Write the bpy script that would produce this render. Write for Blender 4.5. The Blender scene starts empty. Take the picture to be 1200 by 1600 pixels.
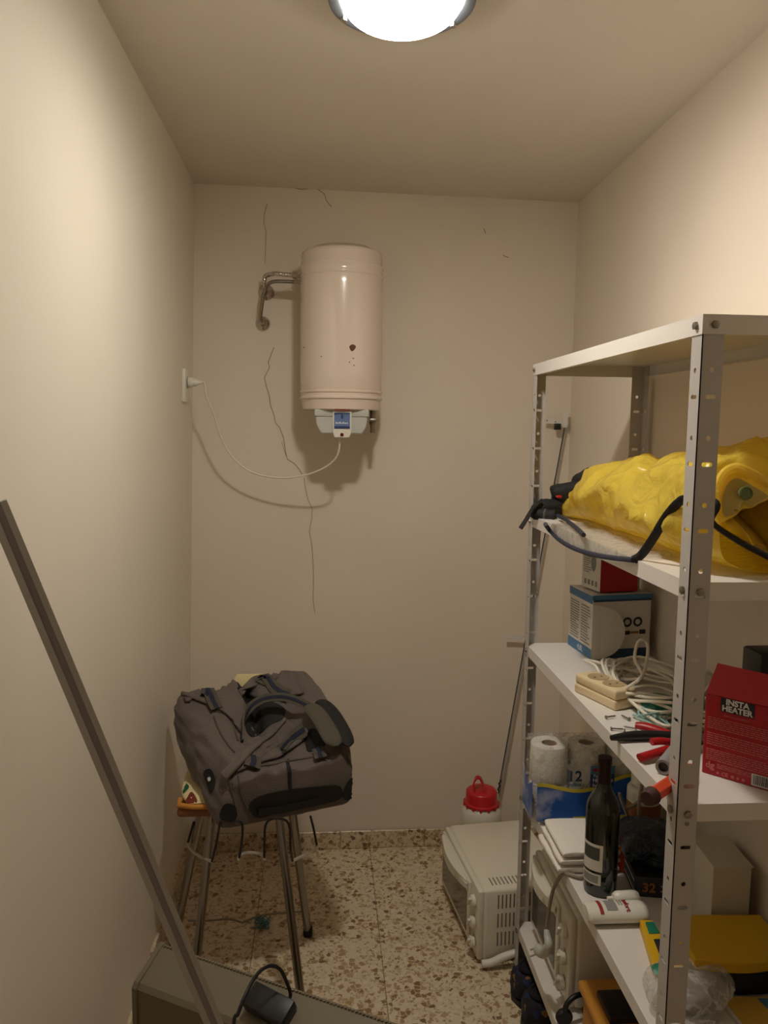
import bpy, bmesh, math, random
from mathutils import Vector, Matrix, noise
from mathutils.bvhtree import BVHTree

random.seed(7)
S = bpy.context.scene
COL = S.collection
PI = math.pi

# ------------------------------------------------------------------ camera
F_PX = 1230.0                       # focal length in pixels of the 1200x1600 frame
YAW, PITCH, ROLL, CAM_Z = 0.0779, 0.1060, 0.0127, 1.6202
FW = Vector((math.sin(YAW)*math.cos(PITCH), math.cos(YAW)*math.cos(PITCH), -math.sin(PITCH)))
RT = Vector((math.cos(YAW), -math.sin(YAW), 0))
UP = RT.cross(FW)
RT, UP = RT*math.cos(ROLL) + UP*math.sin(ROLL), UP*math.cos(ROLL) - RT*math.sin(ROLL)
EYE = Vector((0, 0, CAM_Z))
cam = bpy.data.cameras.new('camera')
cam.sensor_fit = 'VERTICAL'; cam.sensor_height = 32; cam.lens = F_PX/1600*32
cam.clip_start = 0.02
cam_o = bpy.data.objects.new('camera', cam); COL.objects.link(cam_o)
m = Matrix((RT, UP, -FW)).transposed().to_4x4(); m.translation = EYE
cam_o.matrix_world = m
S.camera = cam_o

# ------------------------------------------------------------------ world, exposure
w = bpy.data.worlds.new('world'); S.world = w; w.use_nodes = True
w.node_tree.nodes['Background'].inputs[0].default_value = (0.9, 0.8, 0.65, 1)
w.node_tree.nodes['Background'].inputs[1].default_value = 0.02
S.view_settings.view_transform = 'Standard'; S.view_settings.look = 'None'
S.view_settings.exposure = 1.02; S.view_settings.gamma = 1; S.view_settings.use_curve_mapping = False
LAMP_STRENGTH = 34.0
LAMP_COLOR = (1.0, 0.94, 0.85)

# ------------------------------------------------------------------ pixel -> place
def ray(x, y): return FW + RT*((x-600)/F_PX) + UP*((800-y)/F_PX)
def PZ(x, y, z): d = ray(x, y); return EYE + d*((z-CAM_Z)/d.z)
def PY(x, y, Y): d = ray(x, y); return EYE + d*(Y/d.y)
def PX(x, y, X): d = ray(x, y); return EYE + d*(X/d.x)

# ------------------------------------------------------------------ materials
def lin(c):
    def f(v):
        v /= 255.0
        return v/12.92 if v <= 0.04045 else ((v+0.055)/1.055)**2.4
    return tuple(f(v) for v in c) + (1.0,)

def mat(name, rgb, rough=0.5, metal=0.0, spec=0.5, var=0.0, vscale=8.0, bump=0.0, bscale=40.0, rgb2=None,
        vlo=.35, trans=0.0, coat=0.0, alpha=1.0, sss=0.0, sheen=0.0, aniso=None):
    mt = bpy.data.materials.new(name); mt.use_nodes = True
    nt = mt.node_tree; N = nt.nodes; L = nt.links
    b = N['Principled BSDF']
    b.inputs['Base Color'].default_value = lin(rgb)
    b.inputs['Roughness'].default_value = rough
    b.inputs['Metallic'].default_value = metal
    b.inputs['Specular IOR Level'].default_value = spec
    b.inputs['Transmission Weight'].default_value = trans
    b.inputs['Coat Weight'].default_value = coat
    b.inputs['Alpha'].default_value = alpha
    b.inputs['Sheen Weight'].default_value = sheen
    if sss:
        b.inputs['Subsurface Weight'].default_value = sss; b.inputs['Subsurface Radius'].default_value = (.02, .02, .02)
        b.inputs['Subsurface Scale'].default_value = .3
    if var or bump or rgb2:
        tc = N.new('ShaderNodeTexCoord')
    if var or rgb2:
        nz = N.new('ShaderNodeTexNoise'); nz.inputs['Scale'].default_value = vscale; nz.inputs['Detail'].default_value = 6
        L.new(tc.outputs['Object'], nz.inputs['Vector'])
        mx = N.new('ShaderNodeMix'); mx.data_type = 'RGBA'
        c1 = lin(rgb); c2 = lin(rgb2) if rgb2 else tuple(v*(1-var) for v in c1[:3]) + (1,)
        mx.inputs[6].default_value = c1; mx.inputs[7].default_value = c2
        rp = N.new('ShaderNodeMapRange'); rp.inputs[1].default_value = vlo; rp.inputs[2].default_value = .68
        L.new(nz.outputs['Fac'], rp.inputs[0]); L.new(rp.outputs[0], mx.inputs[0])
        L.new(mx.outputs[2], b.inputs['Base Color'])
    if bump:
        n2 = N.new('ShaderNodeTexNoise'); n2.inputs['Scale'].default_value = bscale; n2.inputs['Detail'].default_value = 4
        L.new(tc.outputs['Object'], n2.inputs['Vector'])
        bp = N.new('ShaderNodeBump'); bp.inputs['Strength'].default_value = bump; bp.inputs['Distance'].default_value = .01
        L.new(n2.outputs['Fac'], bp.inputs['Height']); L.new(bp.outputs[0], b.inputs['Normal'])
    return mt

def terrazzo(name):
    mt = bpy.data.materials.new(name); mt.use_nodes = True
    nt = mt.node_tree; N = nt.nodes; L = nt.links; b = N['Principled BSDF']
    b.inputs['Roughness'].default_value = .32
    geo = N.new('ShaderNodeNewGeometry')
    def warp(scale, amt):
        nz = N.new('ShaderNodeTexNoise'); nz.inputs['Scale'].default_value = scale; nz.inputs['Detail'].default_value = 2
        L.new(geo.outputs['Position'], nz.inputs['Vector'])
        ma = N.new('ShaderNodeVectorMath'); ma.operation = 'MULTIPLY_ADD'
        ma.inputs[1].default_value = (amt,)*3
        L.new(nz.outputs['Color'], ma.inputs[0]); L.new(geo.outputs['Position'], ma.inputs[2])
        return ma.outputs[0]
    def chips(scale, stops, thr, wv):
        v = N.new('ShaderNodeTexVoronoi'); v.inputs['Scale'].default_value = scale
        L.new(wv, v.inputs['Vector'])
        e = N.new('ShaderNodeTexVoronoi'); e.feature = 'DISTANCE_TO_EDGE'; e.inputs['Scale'].default_value = scale
        L.new(wv, e.inputs['Vector'])
        sep = N.new('ShaderNodeSeparateColor'); L.new(v.outputs['Color'], sep.inputs[0])
        cr = N.new('ShaderNodeValToRGB'); cr.color_ramp.interpolation = 'CONSTANT'
        el = cr.color_ramp.elements
        el[0].position = 0; el[0].color = lin(stops[0][1]); el[1].position = stops[1][0]; el[1].color = lin(stops[1][1])
        for p, c in stops[2:]:
            q = el.new(p); q.color = lin(c)
        L.new(sep.outputs[0], cr.inputs[0])
        g = N.new('ShaderNodeMath'); g.operation = 'GREATER_THAN'; g.inputs[1].default_value = thr
        L.new(sep.outputs[1], g.inputs[0])
        s = N.new('ShaderNodeMapRange'); s.inputs[1].default_value = .04; s.inputs[2].default_value = .09
        L.new(e.outputs['Distance'], s.inputs[0])
        mu = N.new('ShaderNodeMath'); mu.operation = 'MULTIPLY'; L.new(g.outputs[0], mu.inputs[0]); L.new(s.outputs[0], mu.inputs[1])
        return cr.outputs[0], mu.outputs[0]
    w1 = warp(70, .012); w2 = warp(120, .006)
    nz = N.new('ShaderNodeTexNoise'); nz.inputs['Scale'].default_value = 30; L.new(geo.outputs['Position'], nz.inputs['Vector'])
    base = N.new('ShaderNodeMix'); base.data_type = 'RGBA'
    base.inputs[6].default_value = lin((222, 207, 178)); base.inputs[7].default_value = lin((208, 189, 157))
    L.new(nz.outputs['Fac'], base.inputs[0])
    last = base.outputs[2]
    for sc, st, th, wv in ((125, [(0, (190, 166, 130)), (.3, (218, 204, 178)), (.6, (172, 144, 106)), (.85, (206, 188, 158))], .45, w2),
                           (62, [(0, (172, 140, 100)), (.28, (220, 206, 180)), (.5, (146, 112, 78)), (.72, (184, 156, 118)), (.9, (128, 98, 70))], .68, w1)):
        c, f = chips(sc, st, th, wv)
        mx = N.new('ShaderNodeMix'); mx.data_type = 'RGBA'
        L.new(f, mx.inputs[0]); L.new(last, mx.inputs[6]); L.new(c, mx.inputs[7]); last = mx.outputs[2]
    L.new(last, b.inputs['Base Color'])
    return mt

def film(name, rgb, opacity=.25, rough=.12, bump=.6, bscale=30, rgb2=None, translucent=.5, streak=0.0):
    """thin plastic film: part see-through, part glossy/translucent"""
    mt = bpy.data.materials.new(name); mt.use_nodes = True
    nt = mt.node_tree; N = nt.nodes; L = nt.links
    b = N['Principled BSDF']; b.inputs['Base Color'].default_value = lin(rgb); b.inputs['Roughness'].default_value = rough
    b.inputs['Specular IOR Level'].default_value = .7
    tc = N.new('ShaderNodeTexCoord')
    v = N.new('ShaderNodeTexNoise'); v.inputs['Scale'].default_value = bscale; v.inputs['Detail'].default_value = 5; v.inputs['Distortion'].default_value = 1.5
    L.new(tc.outputs['Object'], v.inputs['Vector'])
    bp = N.new('ShaderNodeBump'); bp.inputs['Strength'].default_value = bump; bp.inputs['Distance'].default_value = .012
    L.new(v.outputs['Fac'], bp.inputs['Height']); L.new(bp.outputs[0], b.inputs['Normal'])
    tl = N.new('ShaderNodeBsdfTranslucent'); tl.inputs[0].default_value = lin(rgb2 or rgb)
    m1 = N.new('ShaderNodeMixShader'); m1.inputs[0].default_value = translucent
    L.new(b.outputs[0], m1.inputs[1]); L.new(tl.outputs[0], m1.inputs[2])
    tr = N.new('ShaderNodeBsdfTransparent'); tr.inputs[0].default_value = tuple(.6+.4*c for c in lin(rgb)[:3]) + (1,)
    m2 = N.new('ShaderNodeMixShader'); m2.inputs[0].default_value = opacity
    L.new(tr.outputs[0], m2.inputs[1]); L.new(m1.outputs[0], m2.inputs[2])
    if streak:                      # whitened creases in the film
        n3 = N.new('ShaderNodeTexNoise'); n3.inputs['Scale'].default_value = bscale*.32; n3.inputs['Detail'].default_value = 3; n3.inputs['Distortion'].default_value = 2.2
        L.new(tc.outputs['Object'], n3.inputs['Vector'])
        s1 = N.new('ShaderNodeMath'); s1.operation = 'SUBTRACT'; s1.inputs[1].default_value = .5; L.new(n3.outputs['Fac'], s1.inputs[0])
        s2 = N.new('ShaderNodeMath'); s2.operation = 'ABSOLUTE'; L.new(s1.outputs[0], s2.inputs[0])
        s3 = N.new('ShaderNodeMapRange'); s3.inputs[1].default_value = 0; s3.inputs[2].default_value = .07; s3.inputs[3].default_value = opacity+streak; s3.inputs[4].default_value = opacity
        L.new(s2.outputs[0], s3.inputs[0]); L.new(s3.outputs[0], m2.inputs[0])
    L.new(m2.outputs[0], N['Material Output'].inputs[0])
    return mt

def printed(name, base, patches, rough=.5, scale=14, axis=None):
    """card or cloth with printed patches in several colours (noise bands)"""
    mt = bpy.data.materials.new(name); mt.use_nodes = True
    nt = mt.node_tree; N = nt.nodes; L = nt.links; b = N['Principled BSDF']; b.inputs['Roughness'].default_value = rough
    tc = N.new('ShaderNodeTexCoord')
    v = N.new('ShaderNodeTexVoronoi'); v.inputs['Scale'].default_value = scale
    L.new(tc.outputs['Object'], v.inputs['Vector'])
    sep = N.new('ShaderNodeSeparateColor'); L.new(v.outputs['Color'], sep.inputs[0])
    cr = N.new('ShaderNodeValToRGB'); cr.color_ramp.interpolation = 'CONSTANT'; el = cr.color_ramp.elements
    el[0].position = 0; el[0].color = lin(base); el[1].position = patches[0][0]; el[1].color = lin(patches[0][1])
    for p, c in patches[1:]:
        q = el.new(p); q.color = lin(c)
    L.new(sep.outputs[0], cr.inputs[0]); L.new(cr.outputs[0], b.inputs['Base Color'])
    return mt

def emis(name, rgb, k):
    mt = bpy.data.materials.new(name); mt.use_nodes = True
    N = mt.node_tree.nodes; N.remove(N['Principled BSDF'])
    e = N.new('ShaderNodeEmission'); e.inputs[0].default_value = tuple(rgb) + (1,); e.inputs[1].default_value = k
    mt.node_tree.links.new(e.outputs[0], N['Material Output'].inputs[0])
    return mt

M = {}
M['wall'] = mat('plaster_wall', (232, 219, 201), .75, var=.05, vscale=2.2, bump=.22, bscale=9)
M['wall_left'] = mat('smooth_painted_wall', (232, 223, 206), .45, var=.04, vscale=2.0, bump=.12, bscale=7)
M['ceil'] = mat('ceiling_paint', (228, 218, 203), .7, var=.05, vscale=2.5, bump=.18, bscale=5)
M['terrazzo'] = terrazzo('terrazzo')
M['grout'] = mat('grout', (120, 104, 82), .9)
M['crack'] = mat('crack_dark', (108, 88, 68), .95)
M['enamel'] = mat('cream_enamel', (226, 210, 194), .18, coat=.4, var=.02, vscale=6)
M['enamel_low'] = mat('cream_enamel_cap', (228, 210, 194), .25)
M['rust'] = mat('rust', (96, 66, 48), .9)
M['chrome'] = mat('chrome', (205, 200, 192), .16, 1.0)
M['leg_chrome'] = mat('worn_chrome', (150, 144, 136), .2, 1.0)
M['wire_bright'] = mat('bright_wire', (205, 198, 186), .3, .6)
M['steel_dull'] = mat('dull_steel', (150, 142, 130), .35, 1.0)
M['zinc'] = mat('zinc_bolt', (150, 145, 135), .38, 1.0)
M['bolt_dark'] = mat('dark_bolt', (70, 64, 58), .45, .8)
M['white_plastic'] = mat('white_plastic', (226, 222, 208), .35)
M['grey_plastic'] = mat('pale_grey_plastic', (190, 192, 182), .4)
M['display'] = mat('blue_label', (96, 120, 168), .4)
M['display_dark'] = mat('dark_blue_print', (40, 56, 100), .5)
M['white_print'] = mat('white_print', (225, 225, 222), .6)
M['red_glow'] = mat('red_lens', (110, 14, 16), .2)
M['red_print'] = mat('red_print', (150, 30, 34), .6)
M['cord_white'] = mat('white_cord', (226, 218, 200), .45)
M['cord_grey'] = mat('grey_cord', (146, 132, 116), .5)
M['rim'] = mat('lamp_rim', (120, 126, 134), .3, .7)
def lit_bowl():
    mt = bpy.data.materials.new('lit_frosted_glass'); mt.use_nodes = True
    N = mt.node_tree.nodes; L = mt.node_tree.links; N.remove(N['Principled BSDF'])
    e = N.new('ShaderNodeEmission'); e.inputs[0].default_value = LAMP_COLOR + (1,)
    g = N.new('ShaderNodeNewGeometry'); vm = N.new('ShaderNodeVectorMath'); vm.operation = 'DISTANCE'; vm.inputs[1].default_value = (.154, 1.567, 2.40)
    L.new(g.outputs['Position'], vm.inputs[0])
    mr = N.new('ShaderNodeMapRange'); mr.interpolation_type = 'SMOOTHSTEP'
    mr.inputs[1].default_value = .028; mr.inputs[2].default_value = .072; mr.inputs[3].default_value = LAMP_STRENGTH*6.4; mr.inputs[4].default_value = LAMP_STRENGTH*.26
    L.new(vm.outputs['Value'], mr.inputs[0]); L.new(mr.outputs[0], e.inputs[1]); L.new(e.outputs[0], N['Material Output'].inputs[0])
    return mt
M['lampglass'] = lit_bowl()
M['powder'] = mat('white_powder_coat', (226, 220, 212), .38, var=.02, vscale=10)
M['upright'] = mat('grey_powder_coat', (190, 184, 178), .42, var=.03, vscale=12)
M['alu'] = mat('aluminium', (178, 175, 174), .45, .3)
M['alu_dark'] = mat('aluminium_groove', (146, 141, 142), .5, .2)
M['bag_fabric'] = mat('grey_bag_fabric', (104, 93, 86), .72, var=.10, vscale=9, bump=.35, bscale=260, sheen=.15)
M['bag_trim'] = mat('bag_webbing', (88, 82, 68), .8, bump=.4, bscale=300)
M['bag_navy'] = mat('bag_navy_stripe', (30, 34, 56), .8)
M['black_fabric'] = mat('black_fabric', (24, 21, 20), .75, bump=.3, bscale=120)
M['black_plastic'] = mat('black_plastic', (22, 20, 19), .42)
M['black_rubber'] = mat('black_rubber', (18, 16, 15), .6)
M['seat_wood'] = mat('seat_wood', (156, 98, 48), .45, var=.3, vscale=14)
M['cushion'] = mat('cream_cushion', (232, 214, 160), .85, var=.06, vscale=12)
M['cushion_green'] = mat('green_print', (30, 92, 66), .85)
M['cushion_brown'] = mat('brown_print', (122, 48, 30), .85)
M['cushion_orange'] = mat('orange_cushion_trim', (206, 136, 54), .8)
M['heaterbox'] = mat('beige_grey_metal', (120, 110, 88), .5, var=.08, vscale=6)
M['red_plastic'] = mat('red_plastic', (196, 26, 34), .32)
M['jug'] = mat('translucent_jug', (222, 216, 200), .35, sss=.3)
M['oven_white'] = mat('oven_white_enamel', (226, 220, 202), .3, coat=.2)
M['oven_glass'] = mat('oven_glass', (92, 86, 74), .12, spec=.7)
M['dark_slot'] = mat('vent_dark', (128, 120, 104), .8)
M['yellow_film'] = film('yellow_plastic_film', (254, 230, 96), .93, .13, .8, 20, rgb2=(255, 226, 96), translucent=.45)
M['yellow_print'] = mat('yellow_print', (206, 190, 60), .6)
M['clear_film'] = film('clear_plastic_film', (238, 236, 230), .22, .08, 1.0, 36, translucent=.3, streak=.28)
M['pack_film'] = film('pack_film', (242, 240, 235), .09, .06, 1.0, 30, translucent=.2, streak=.26)
M['clear_sheet'] = film('clear_vinyl', (215, 210, 200), .36, .12, .5, 18, streak=.3)
M['navy_piping'] = mat('navy_piping', (40, 42, 60), .6)
M['card_white'] = mat('white_card', (222, 216, 204), .65)
M['card_cream'] = mat('cream_card', (208, 200, 180), .7)
M['card_blue'] = mat('blue_card', (72, 120, 160), .55)
M['card_dkblue'] = mat('dark_blue_card', (34, 62, 96), .55)
M['card_grey'] = mat('grey_print', (140, 138, 134), .7)
M['card_red'] = mat('red_card', (176, 24, 34), .45)
M['card_red2'] = mat('light_red_card', (190, 44, 52), .45)
M['pale_red_print'] = mat('pale_red_print', (206, 110, 108), .6)
M['card_dark'] = mat('dark_card', (34, 34, 42), .5)
M['strip'] = mat('power_strip_beige', (222, 200, 160), .4)
M['strip_dark'] = mat('socket_well', (180, 156, 116), .5)
M['green'] = mat('green_plastic', (30, 118, 88), .45)
M['teal'] = mat('teal_wire', (150, 184, 178), .5)
M['tool_red'] = mat('tool_red', (170, 22, 26), .38)
M['orange'] = mat('orange_plastic', (220, 74, 34), .38)
M['tissue'] = mat('tissue_paper', (226, 222, 212), .95, bump=.3, bscale=200)
M['cardboard'] = mat('cardboard', (150, 118, 84), .8)
M['pack_blue'] = mat('pack_blue', (30, 88, 172), .35, rgb2=(186, 190, 210), vscale=11, vlo=.52)
M['cloth_white'] = mat('white_cloth', (236, 230, 218), .9, bump=.3, bscale=90)
M['bottle_glass'] = mat('dark_green_glass', (12, 20, 14), .08, spec=.7, coat=.3)
M['foil'] = mat('bottle_foil', (38, 14, 18), .35, .3)
M['label'] = mat('paper_label', (214, 208, 194), .7)
M['label_dark'] = mat('label_picture', (70, 70, 62), .7)
M['yellow_vinyl'] = mat('yellow_vinyl', (214, 168, 20), .45)
M['wood_orange'] = mat('orange_wood', (202, 140, 52), .45, var=.15, vscale=6)
M['blue_bag'] = film('dark_blue_film', (28, 40, 58), .9, .2, .8, 40, translucent=.1)
M['slipper'] = printed('dark_floral_cloth', (26, 25, 34), [(.72, (30, 42, 74)), (.84, (26, 25, 34)), (.9, (128, 92, 50))], .85, 60)
M['slipper_in'] = mat('slipper_lining', (16, 15, 20), .9)
M['blue_fluff'] = mat('blue_thread', (92, 140, 150), .8)
M['magazine'] = mat('magazine_print', (206, 166, 74), .35)
M['brown_label'] = mat('brown_label', (150, 96, 44), .6)

# ------------------------------------------------------------------ mesh helpers
def add_box(bm, x0, x1, y0, y1, z0, z1, mtx=None):
    vs = [bm.verts.new(Vector(p) if mtx is None else mtx @ Vector(p)) for p in
          ((x0,y0,z0),(x1,y0,z0),(x1,y1,z0),(x0,y1,z0),(x0,y0,z1),(x1,y0,z1),(x1,y1,z1),(x0,y1,z1))]
    for f in ((0,3,2,1),(4,5,6,7),(0,1,5,4),(1,2,6,5),(2,3,7,6),(3,0,4,7)):
        bm.faces.new([vs[i] for i in f])
    return vs

def rbox(x0, x1, y0, y1, z0, z1, r=.005, seg=2, mtx=None):
    bm = bmesh.new(); add_box(bm, x0, x1, y0, y1, z0, z1)
    if r: bmesh.ops.bevel(bm, geom=bm.edges[:], offset=r, segments=seg, profile=.5, affect='EDGES')
    if mtx: bmesh.ops.transform(bm, matrix=mtx, verts=bm.verts)
    return bm

def hexa(pts):
    """8 points: bottom loop then top loop"""
    bm = bmesh.new(); vs = [bm.verts.new(p) for p in pts]
    for f in ((0,3,2,1),(4,5,6,7),(0,1,5,4),(1,2,6,5),(2,3,7,6),(3,0,4,7)):
        bm.faces.new([vs[i] for i in f])
    bmesh.ops.recalc_face_normals(bm, faces=bm.faces)
    return bm

def lathe(profile, n=40, mtx=None, bm=None, cap=False):
    bm = bm or bmesh.new(); rings = []
    for r, z in profile:
        if r < 1e-6:
            v = bm.verts.new((0, 0, z)); rings.append([v]*n)
        else:
            rings.append([bm.verts.new((r*math.cos(2*PI*i/n), r*math.sin(2*PI*i/n), z)) for i in range(n)])
    new = {v for rg in rings for v in rg}
    for a, b in zip(rings, rings[1:]):
        for i in range(n):
            q = [a[i], a[(i+1) % n], b[(i+1) % n], b[i]]
            u = []
            for v in q:
                if v not in u: u.append(v)
            if len(u) >= 3:
                try: bm.faces.new(u)
                except ValueError: pass
    if cap:
        for rg in (rings[0], rings[-1]):
            if rg[0] is not rg[1]:
                try: bm.faces.new(rg)
                except ValueError: pass
    if mtx:
        for v in new: v.co = mtx @ v.co
    bmesh.ops.recalc_face_normals(bm, faces=bm.faces)
    return bm

def catmull(pts, n=8, closed=False):
    pts = [Vector(p) for p in pts]; out = []
    k = len(pts)
    rng = range(k) if closed else range(k-1)
    for i in rng:
        if closed: p0, p1, p2, p3 = pts[i-1], pts[i], pts[(i+1) % k], pts[(i+2) % k]
        else:
            p1, p2 = pts[i], pts[i+1]
            p0 = pts[i-1] if i else p1*2-p2
            p3 = pts[i+2] if i+2 < k else p2*2-p1
        for j in range(n):
            t = j/n
            out.append(.5*((2*p1)+(p2-p0)*t+(2*p0-5*p1+4*p2-p3)*t*t+(3*p1-p0-3*p2+p3)*t**3))
    if not closed: out.append(pts[-1])
    return out

def tube(path, r, sides=10, bm=None, closed=False, squash=None, upv=None):
    """path: points; r: radius or function of 0..1; squash=(a,b) elliptical section"""
    bm = bm or bmesh.new(); path = [Vector(p) for p in path]; n = len(path)
    nrm = Vector(upv) if upv else Vector((0, 0, 1)); rings = []
    for i, p in enumerate(path):
        if closed: t = path[(i+1) % n] - path[i-1]
        else: t = path[min(i+1, n-1)] - path[max(i-1, 0)]
        t.normalize()
        if upv: nrm = Vector(upv)
        a = nrm - t*nrm.dot(t)
        if a.length < 1e-4: a = t.orthogonal()
        a.normalize(); nrm = a; b = t.cross(a)
        rr = r(i/(n-1)) if callable(r) else r
        sa, sb = squash or (1, 1)
        rings.append([bm.verts.new(p + a*math.cos(2*PI*k/sides)*rr*sa + b*math.sin(2*PI*k/sides)*rr*sb) for k in range(sides)])
    prs = list(zip(rings, rings[1:])) + ([(rings[-1], rings[0])] if closed else [])
    for a, b in prs:
        for k in range(sides): bm.faces.new((a[k], a[(k+1) % sides], b[(k+1) % sides], b[k]))
    if not closed:
        bm.faces.new(rings[0][::-1]); bm.faces.new(rings[-1])
    return bm

def ribbon(bm, path, side, width, thick):
    """flat strap: path points, side = per-point or constant side vector"""
    path = [Vector(p) for p in path]; n = len(path); rings = []
    for i, p in enumerate(path):
        t = (path[min(i+1, n-1)] - path[max(i-1, 0)]).normalized()
        s = Vector(side[i] if isinstance(side, list) else side); s = (s - t*s.dot(t)).normalized(); nn = t.cross(s)
        rings.append([bm.verts.new(p + s*a*width/2 + nn*b*thick/2) for a, b in ((-1,-1),(1,-1),(1,1),(-1,1))])
    for a, b in zip(rings, rings[1:]):
        for k in range(4): bm.faces.new((a[k], a[(k+1) % 4], b[(k+1) % 4], b[k]))
    bm.faces.new(rings[0][::-1]); bm.faces.new(rings[-1])
    bmesh.ops.recalc_face_normals(bm, faces=bm.faces)
    return bm

def prism(poly, y0, y1, mtx=None, bm=None):
    """polygon in (x,z) extruded along y"""
    bm = bm or bmesh.new()
    a = [bm.verts.new((x, y0, z)) for x, z in poly]; b = [bm.verts.new((x, y1, z)) for x, z in poly]
    n = len(poly)
    bm.faces.new(a); bm.faces.new(b[::-1])
    for i in range(n): bm.faces.new((a[i], b[i], b[(i+1) % n], a[(i+1) % n]))
    if mtx:
        for v in a+b: v.co = mtx @ v.co
    bmesh.ops.recalc_face_normals(bm, faces=bm.faces)
    return bm

def grid(fn, nu, nv, bm=None, closed_u=False):
    bm = bm or bmesh.new()
    vs = [[bm.verts.new(fn(i/nu, j/nv)) for i in range(nu + (0 if closed_u else 1))] for j in range(nv+1)]
    k = len(vs[0])
    for j in range(nv):
        for i in range(nu):
            bm.faces.new((vs[j][i], vs[j][(i+1) % k], vs[j+1][(i+1) % k], vs[j+1][i]))
    return bm

def obj(name, bm, material, parent=None, smooth=True, angle=40, origin=None, solid=None, subsurf=0):
    me = bpy.data.meshes.new(name)
    bmesh.ops.recalc_face_normals(bm, faces=bm.faces)
    o = bpy.data.objects.new(name, me)
    inv = Vector((0, 0, 0))
    if origin is not None:
        inv = Vector(origin); bmesh.ops.translate(bm, verts=bm.verts, vec=-inv)
    if smooth:
        for f in bm.faces: f.smooth = True
        lim = math.radians(angle)
        for e in bm.edges:
            if len(e.link_faces) == 2 and e.calc_face_angle(0) > lim: e.smooth = False
    bm.to_mesh(me); bm.free()
    o.location = inv
    if material: me.materials.append(M[material] if isinstance(material, str) else material)
    COL.objects.link(o)
    if parent is not None:
        o.parent = parent; o.matrix_parent_inverse = WM(parent).inverted()
    if solid:
        md = o.modifiers.new('solid', 'SOLIDIFY'); md.thickness = solid; md.offset = 0
    if subsurf:
        md = o.modifiers.new('sub', 'SUBSURF'); md.levels = subsurf; md.render_levels = subsurf
    return o

def WM(o):
    mm = Matrix.Translation(o.location) @ o.rotation_euler.to_matrix().to_4x4()
    return (WM(o.parent) @ o.matrix_parent_inverse @ mm) if o.parent else mm

def tag(o, label, cat, group=None):
    o['label'] = label; o['category'] = cat
    if group: o['group'] = group
    return o

def thing(name, label, cat, loc=(0, 0, 0), group=None):
    o = bpy.data.objects.new(name, None); COL.objects.link(o); o.location = loc
    o.empty_display_size = .05
    return tag(o, label, cat, group)

def struct(name, bm, material, **k):
    o = obj(name, bm, material, **k); o['kind'] = 'structure'; return o

def inst(src, name, parent, mtx):
    """another object sharing src's mesh"""
    o = bpy.data.objects.new(name, src.data); COL.objects.link(o); o.matrix_world = mtx
    o.location, o.rotation_euler = mtx.to_translation(), mtx.to_euler()
    if parent is not None:
        o.parent = parent; o.matrix_parent_inverse = WM(parent).inverted()
    return o

def frame(o, xd, yd):
    """matrix with origin o, x axis xd, y axis towards yd"""
    x = Vector(xd).normalized(); z = x.cross(Vector(yd)).normalized(); y = z.cross(x)
    mm = Matrix((x, y, z)).transposed().to_4x4(); mm.translation = Vector(o); return mm

def text(name, body, size, material, parent, mtx, extrude=.0003, align='CENTER', bold=0.0, sx=1.0):
    cu = bpy.data.curves.new(name, 'FONT'); cu.body = body; cu.size = size; cu.extrude = extrude
    cu.align_x = align; cu.align_y = 'CENTER'; cu.offset = bold; cu.resolution_u = 3
    to = bpy.data.objects.new(name + '_tmp', cu); COL.objects.link(to)
    dg = bpy.context.evaluated_depsgraph_get(); dg.update()
    me = bpy.data.meshes.new_from_object(to.evaluated_get(dg))
    bpy.data.objects.remove(to); bpy.data.curves.remove(cu)
    me.name = name; me.transform(mtx @ Matrix.Scale(sx, 4, (1, 0, 0)))
    me.materials.clear(); me.materials.append(M[material])
    o = bpy.data.objects.new(name, me); COL.objects.link(o)
    if parent is not None:
        o.parent = parent; o.matrix_parent_inverse = WM(parent).inverted()
    return o

def lump(c, rad, amp=.15, freq=6.0, seed=0, n=36, flat=None, sq=2.6, ridge=0.0, rfreq=12):
    """crumpled bag-like body: superellipsoid with noise folds, flattened at z=flat"""
    c = Vector(c); rad = Vector(rad); bm = bmesh.new(); off = Vector((seed*7.3, seed*3.1, seed*5.7))
    def se(v, p): return math.copysign(abs(v)**p, v)
    p = 2/sq
    def fn(u, v):
        a = u*2*PI; b = (v-.5)*PI*.998
        d = Vector((se(math.cos(b), p)*se(math.cos(a), p), se(math.cos(b), p)*se(math.sin(a), p), se(math.sin(b), p)))
        q = Vector((d.x*rad.x, d.y*rad.y, d.z*rad.z))
        k = 1 + amp*noise.noise((q+off)*freq)*2
        if ridge: k += ridge*(1-2*abs(noise.noise((q*1.0+off)*rfreq)))
        q = c + q*k
        if flat is not None and q.z < flat: q.z = flat + (q.z-flat)*.02
        return q
    return grid(fn, n, n//2, bm, closed_u=True)

def bvh_of(o):
    dg = bpy.context.evaluated_depsgraph_get(); dg.update()
    bm = bmesh.new(); bm.from_mesh(o.data); bm.transform(WM(o))
    t = BVHTree.FromBMesh(bm); bm.free(); return t

def on_surf(tree, x, y, off=.002):
    h = tree.ray_cast(EYE, ray(x, y).normalized())
    if h[0] is None:                # just off the outline: slide onto the nearest point of the surface
        dv = ray(x, y).normalized()
        for _k in range(3):
            near = tree.find_nearest(EYE + dv*(2.4 if _k == 0 else t_))
            t_ = (near[0]-EYE).dot(dv)
        h = near
    n = h[1]
    if n.dot(EYE - h[0]) < 0: n = -n
    return h[0] + n*off, n

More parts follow.
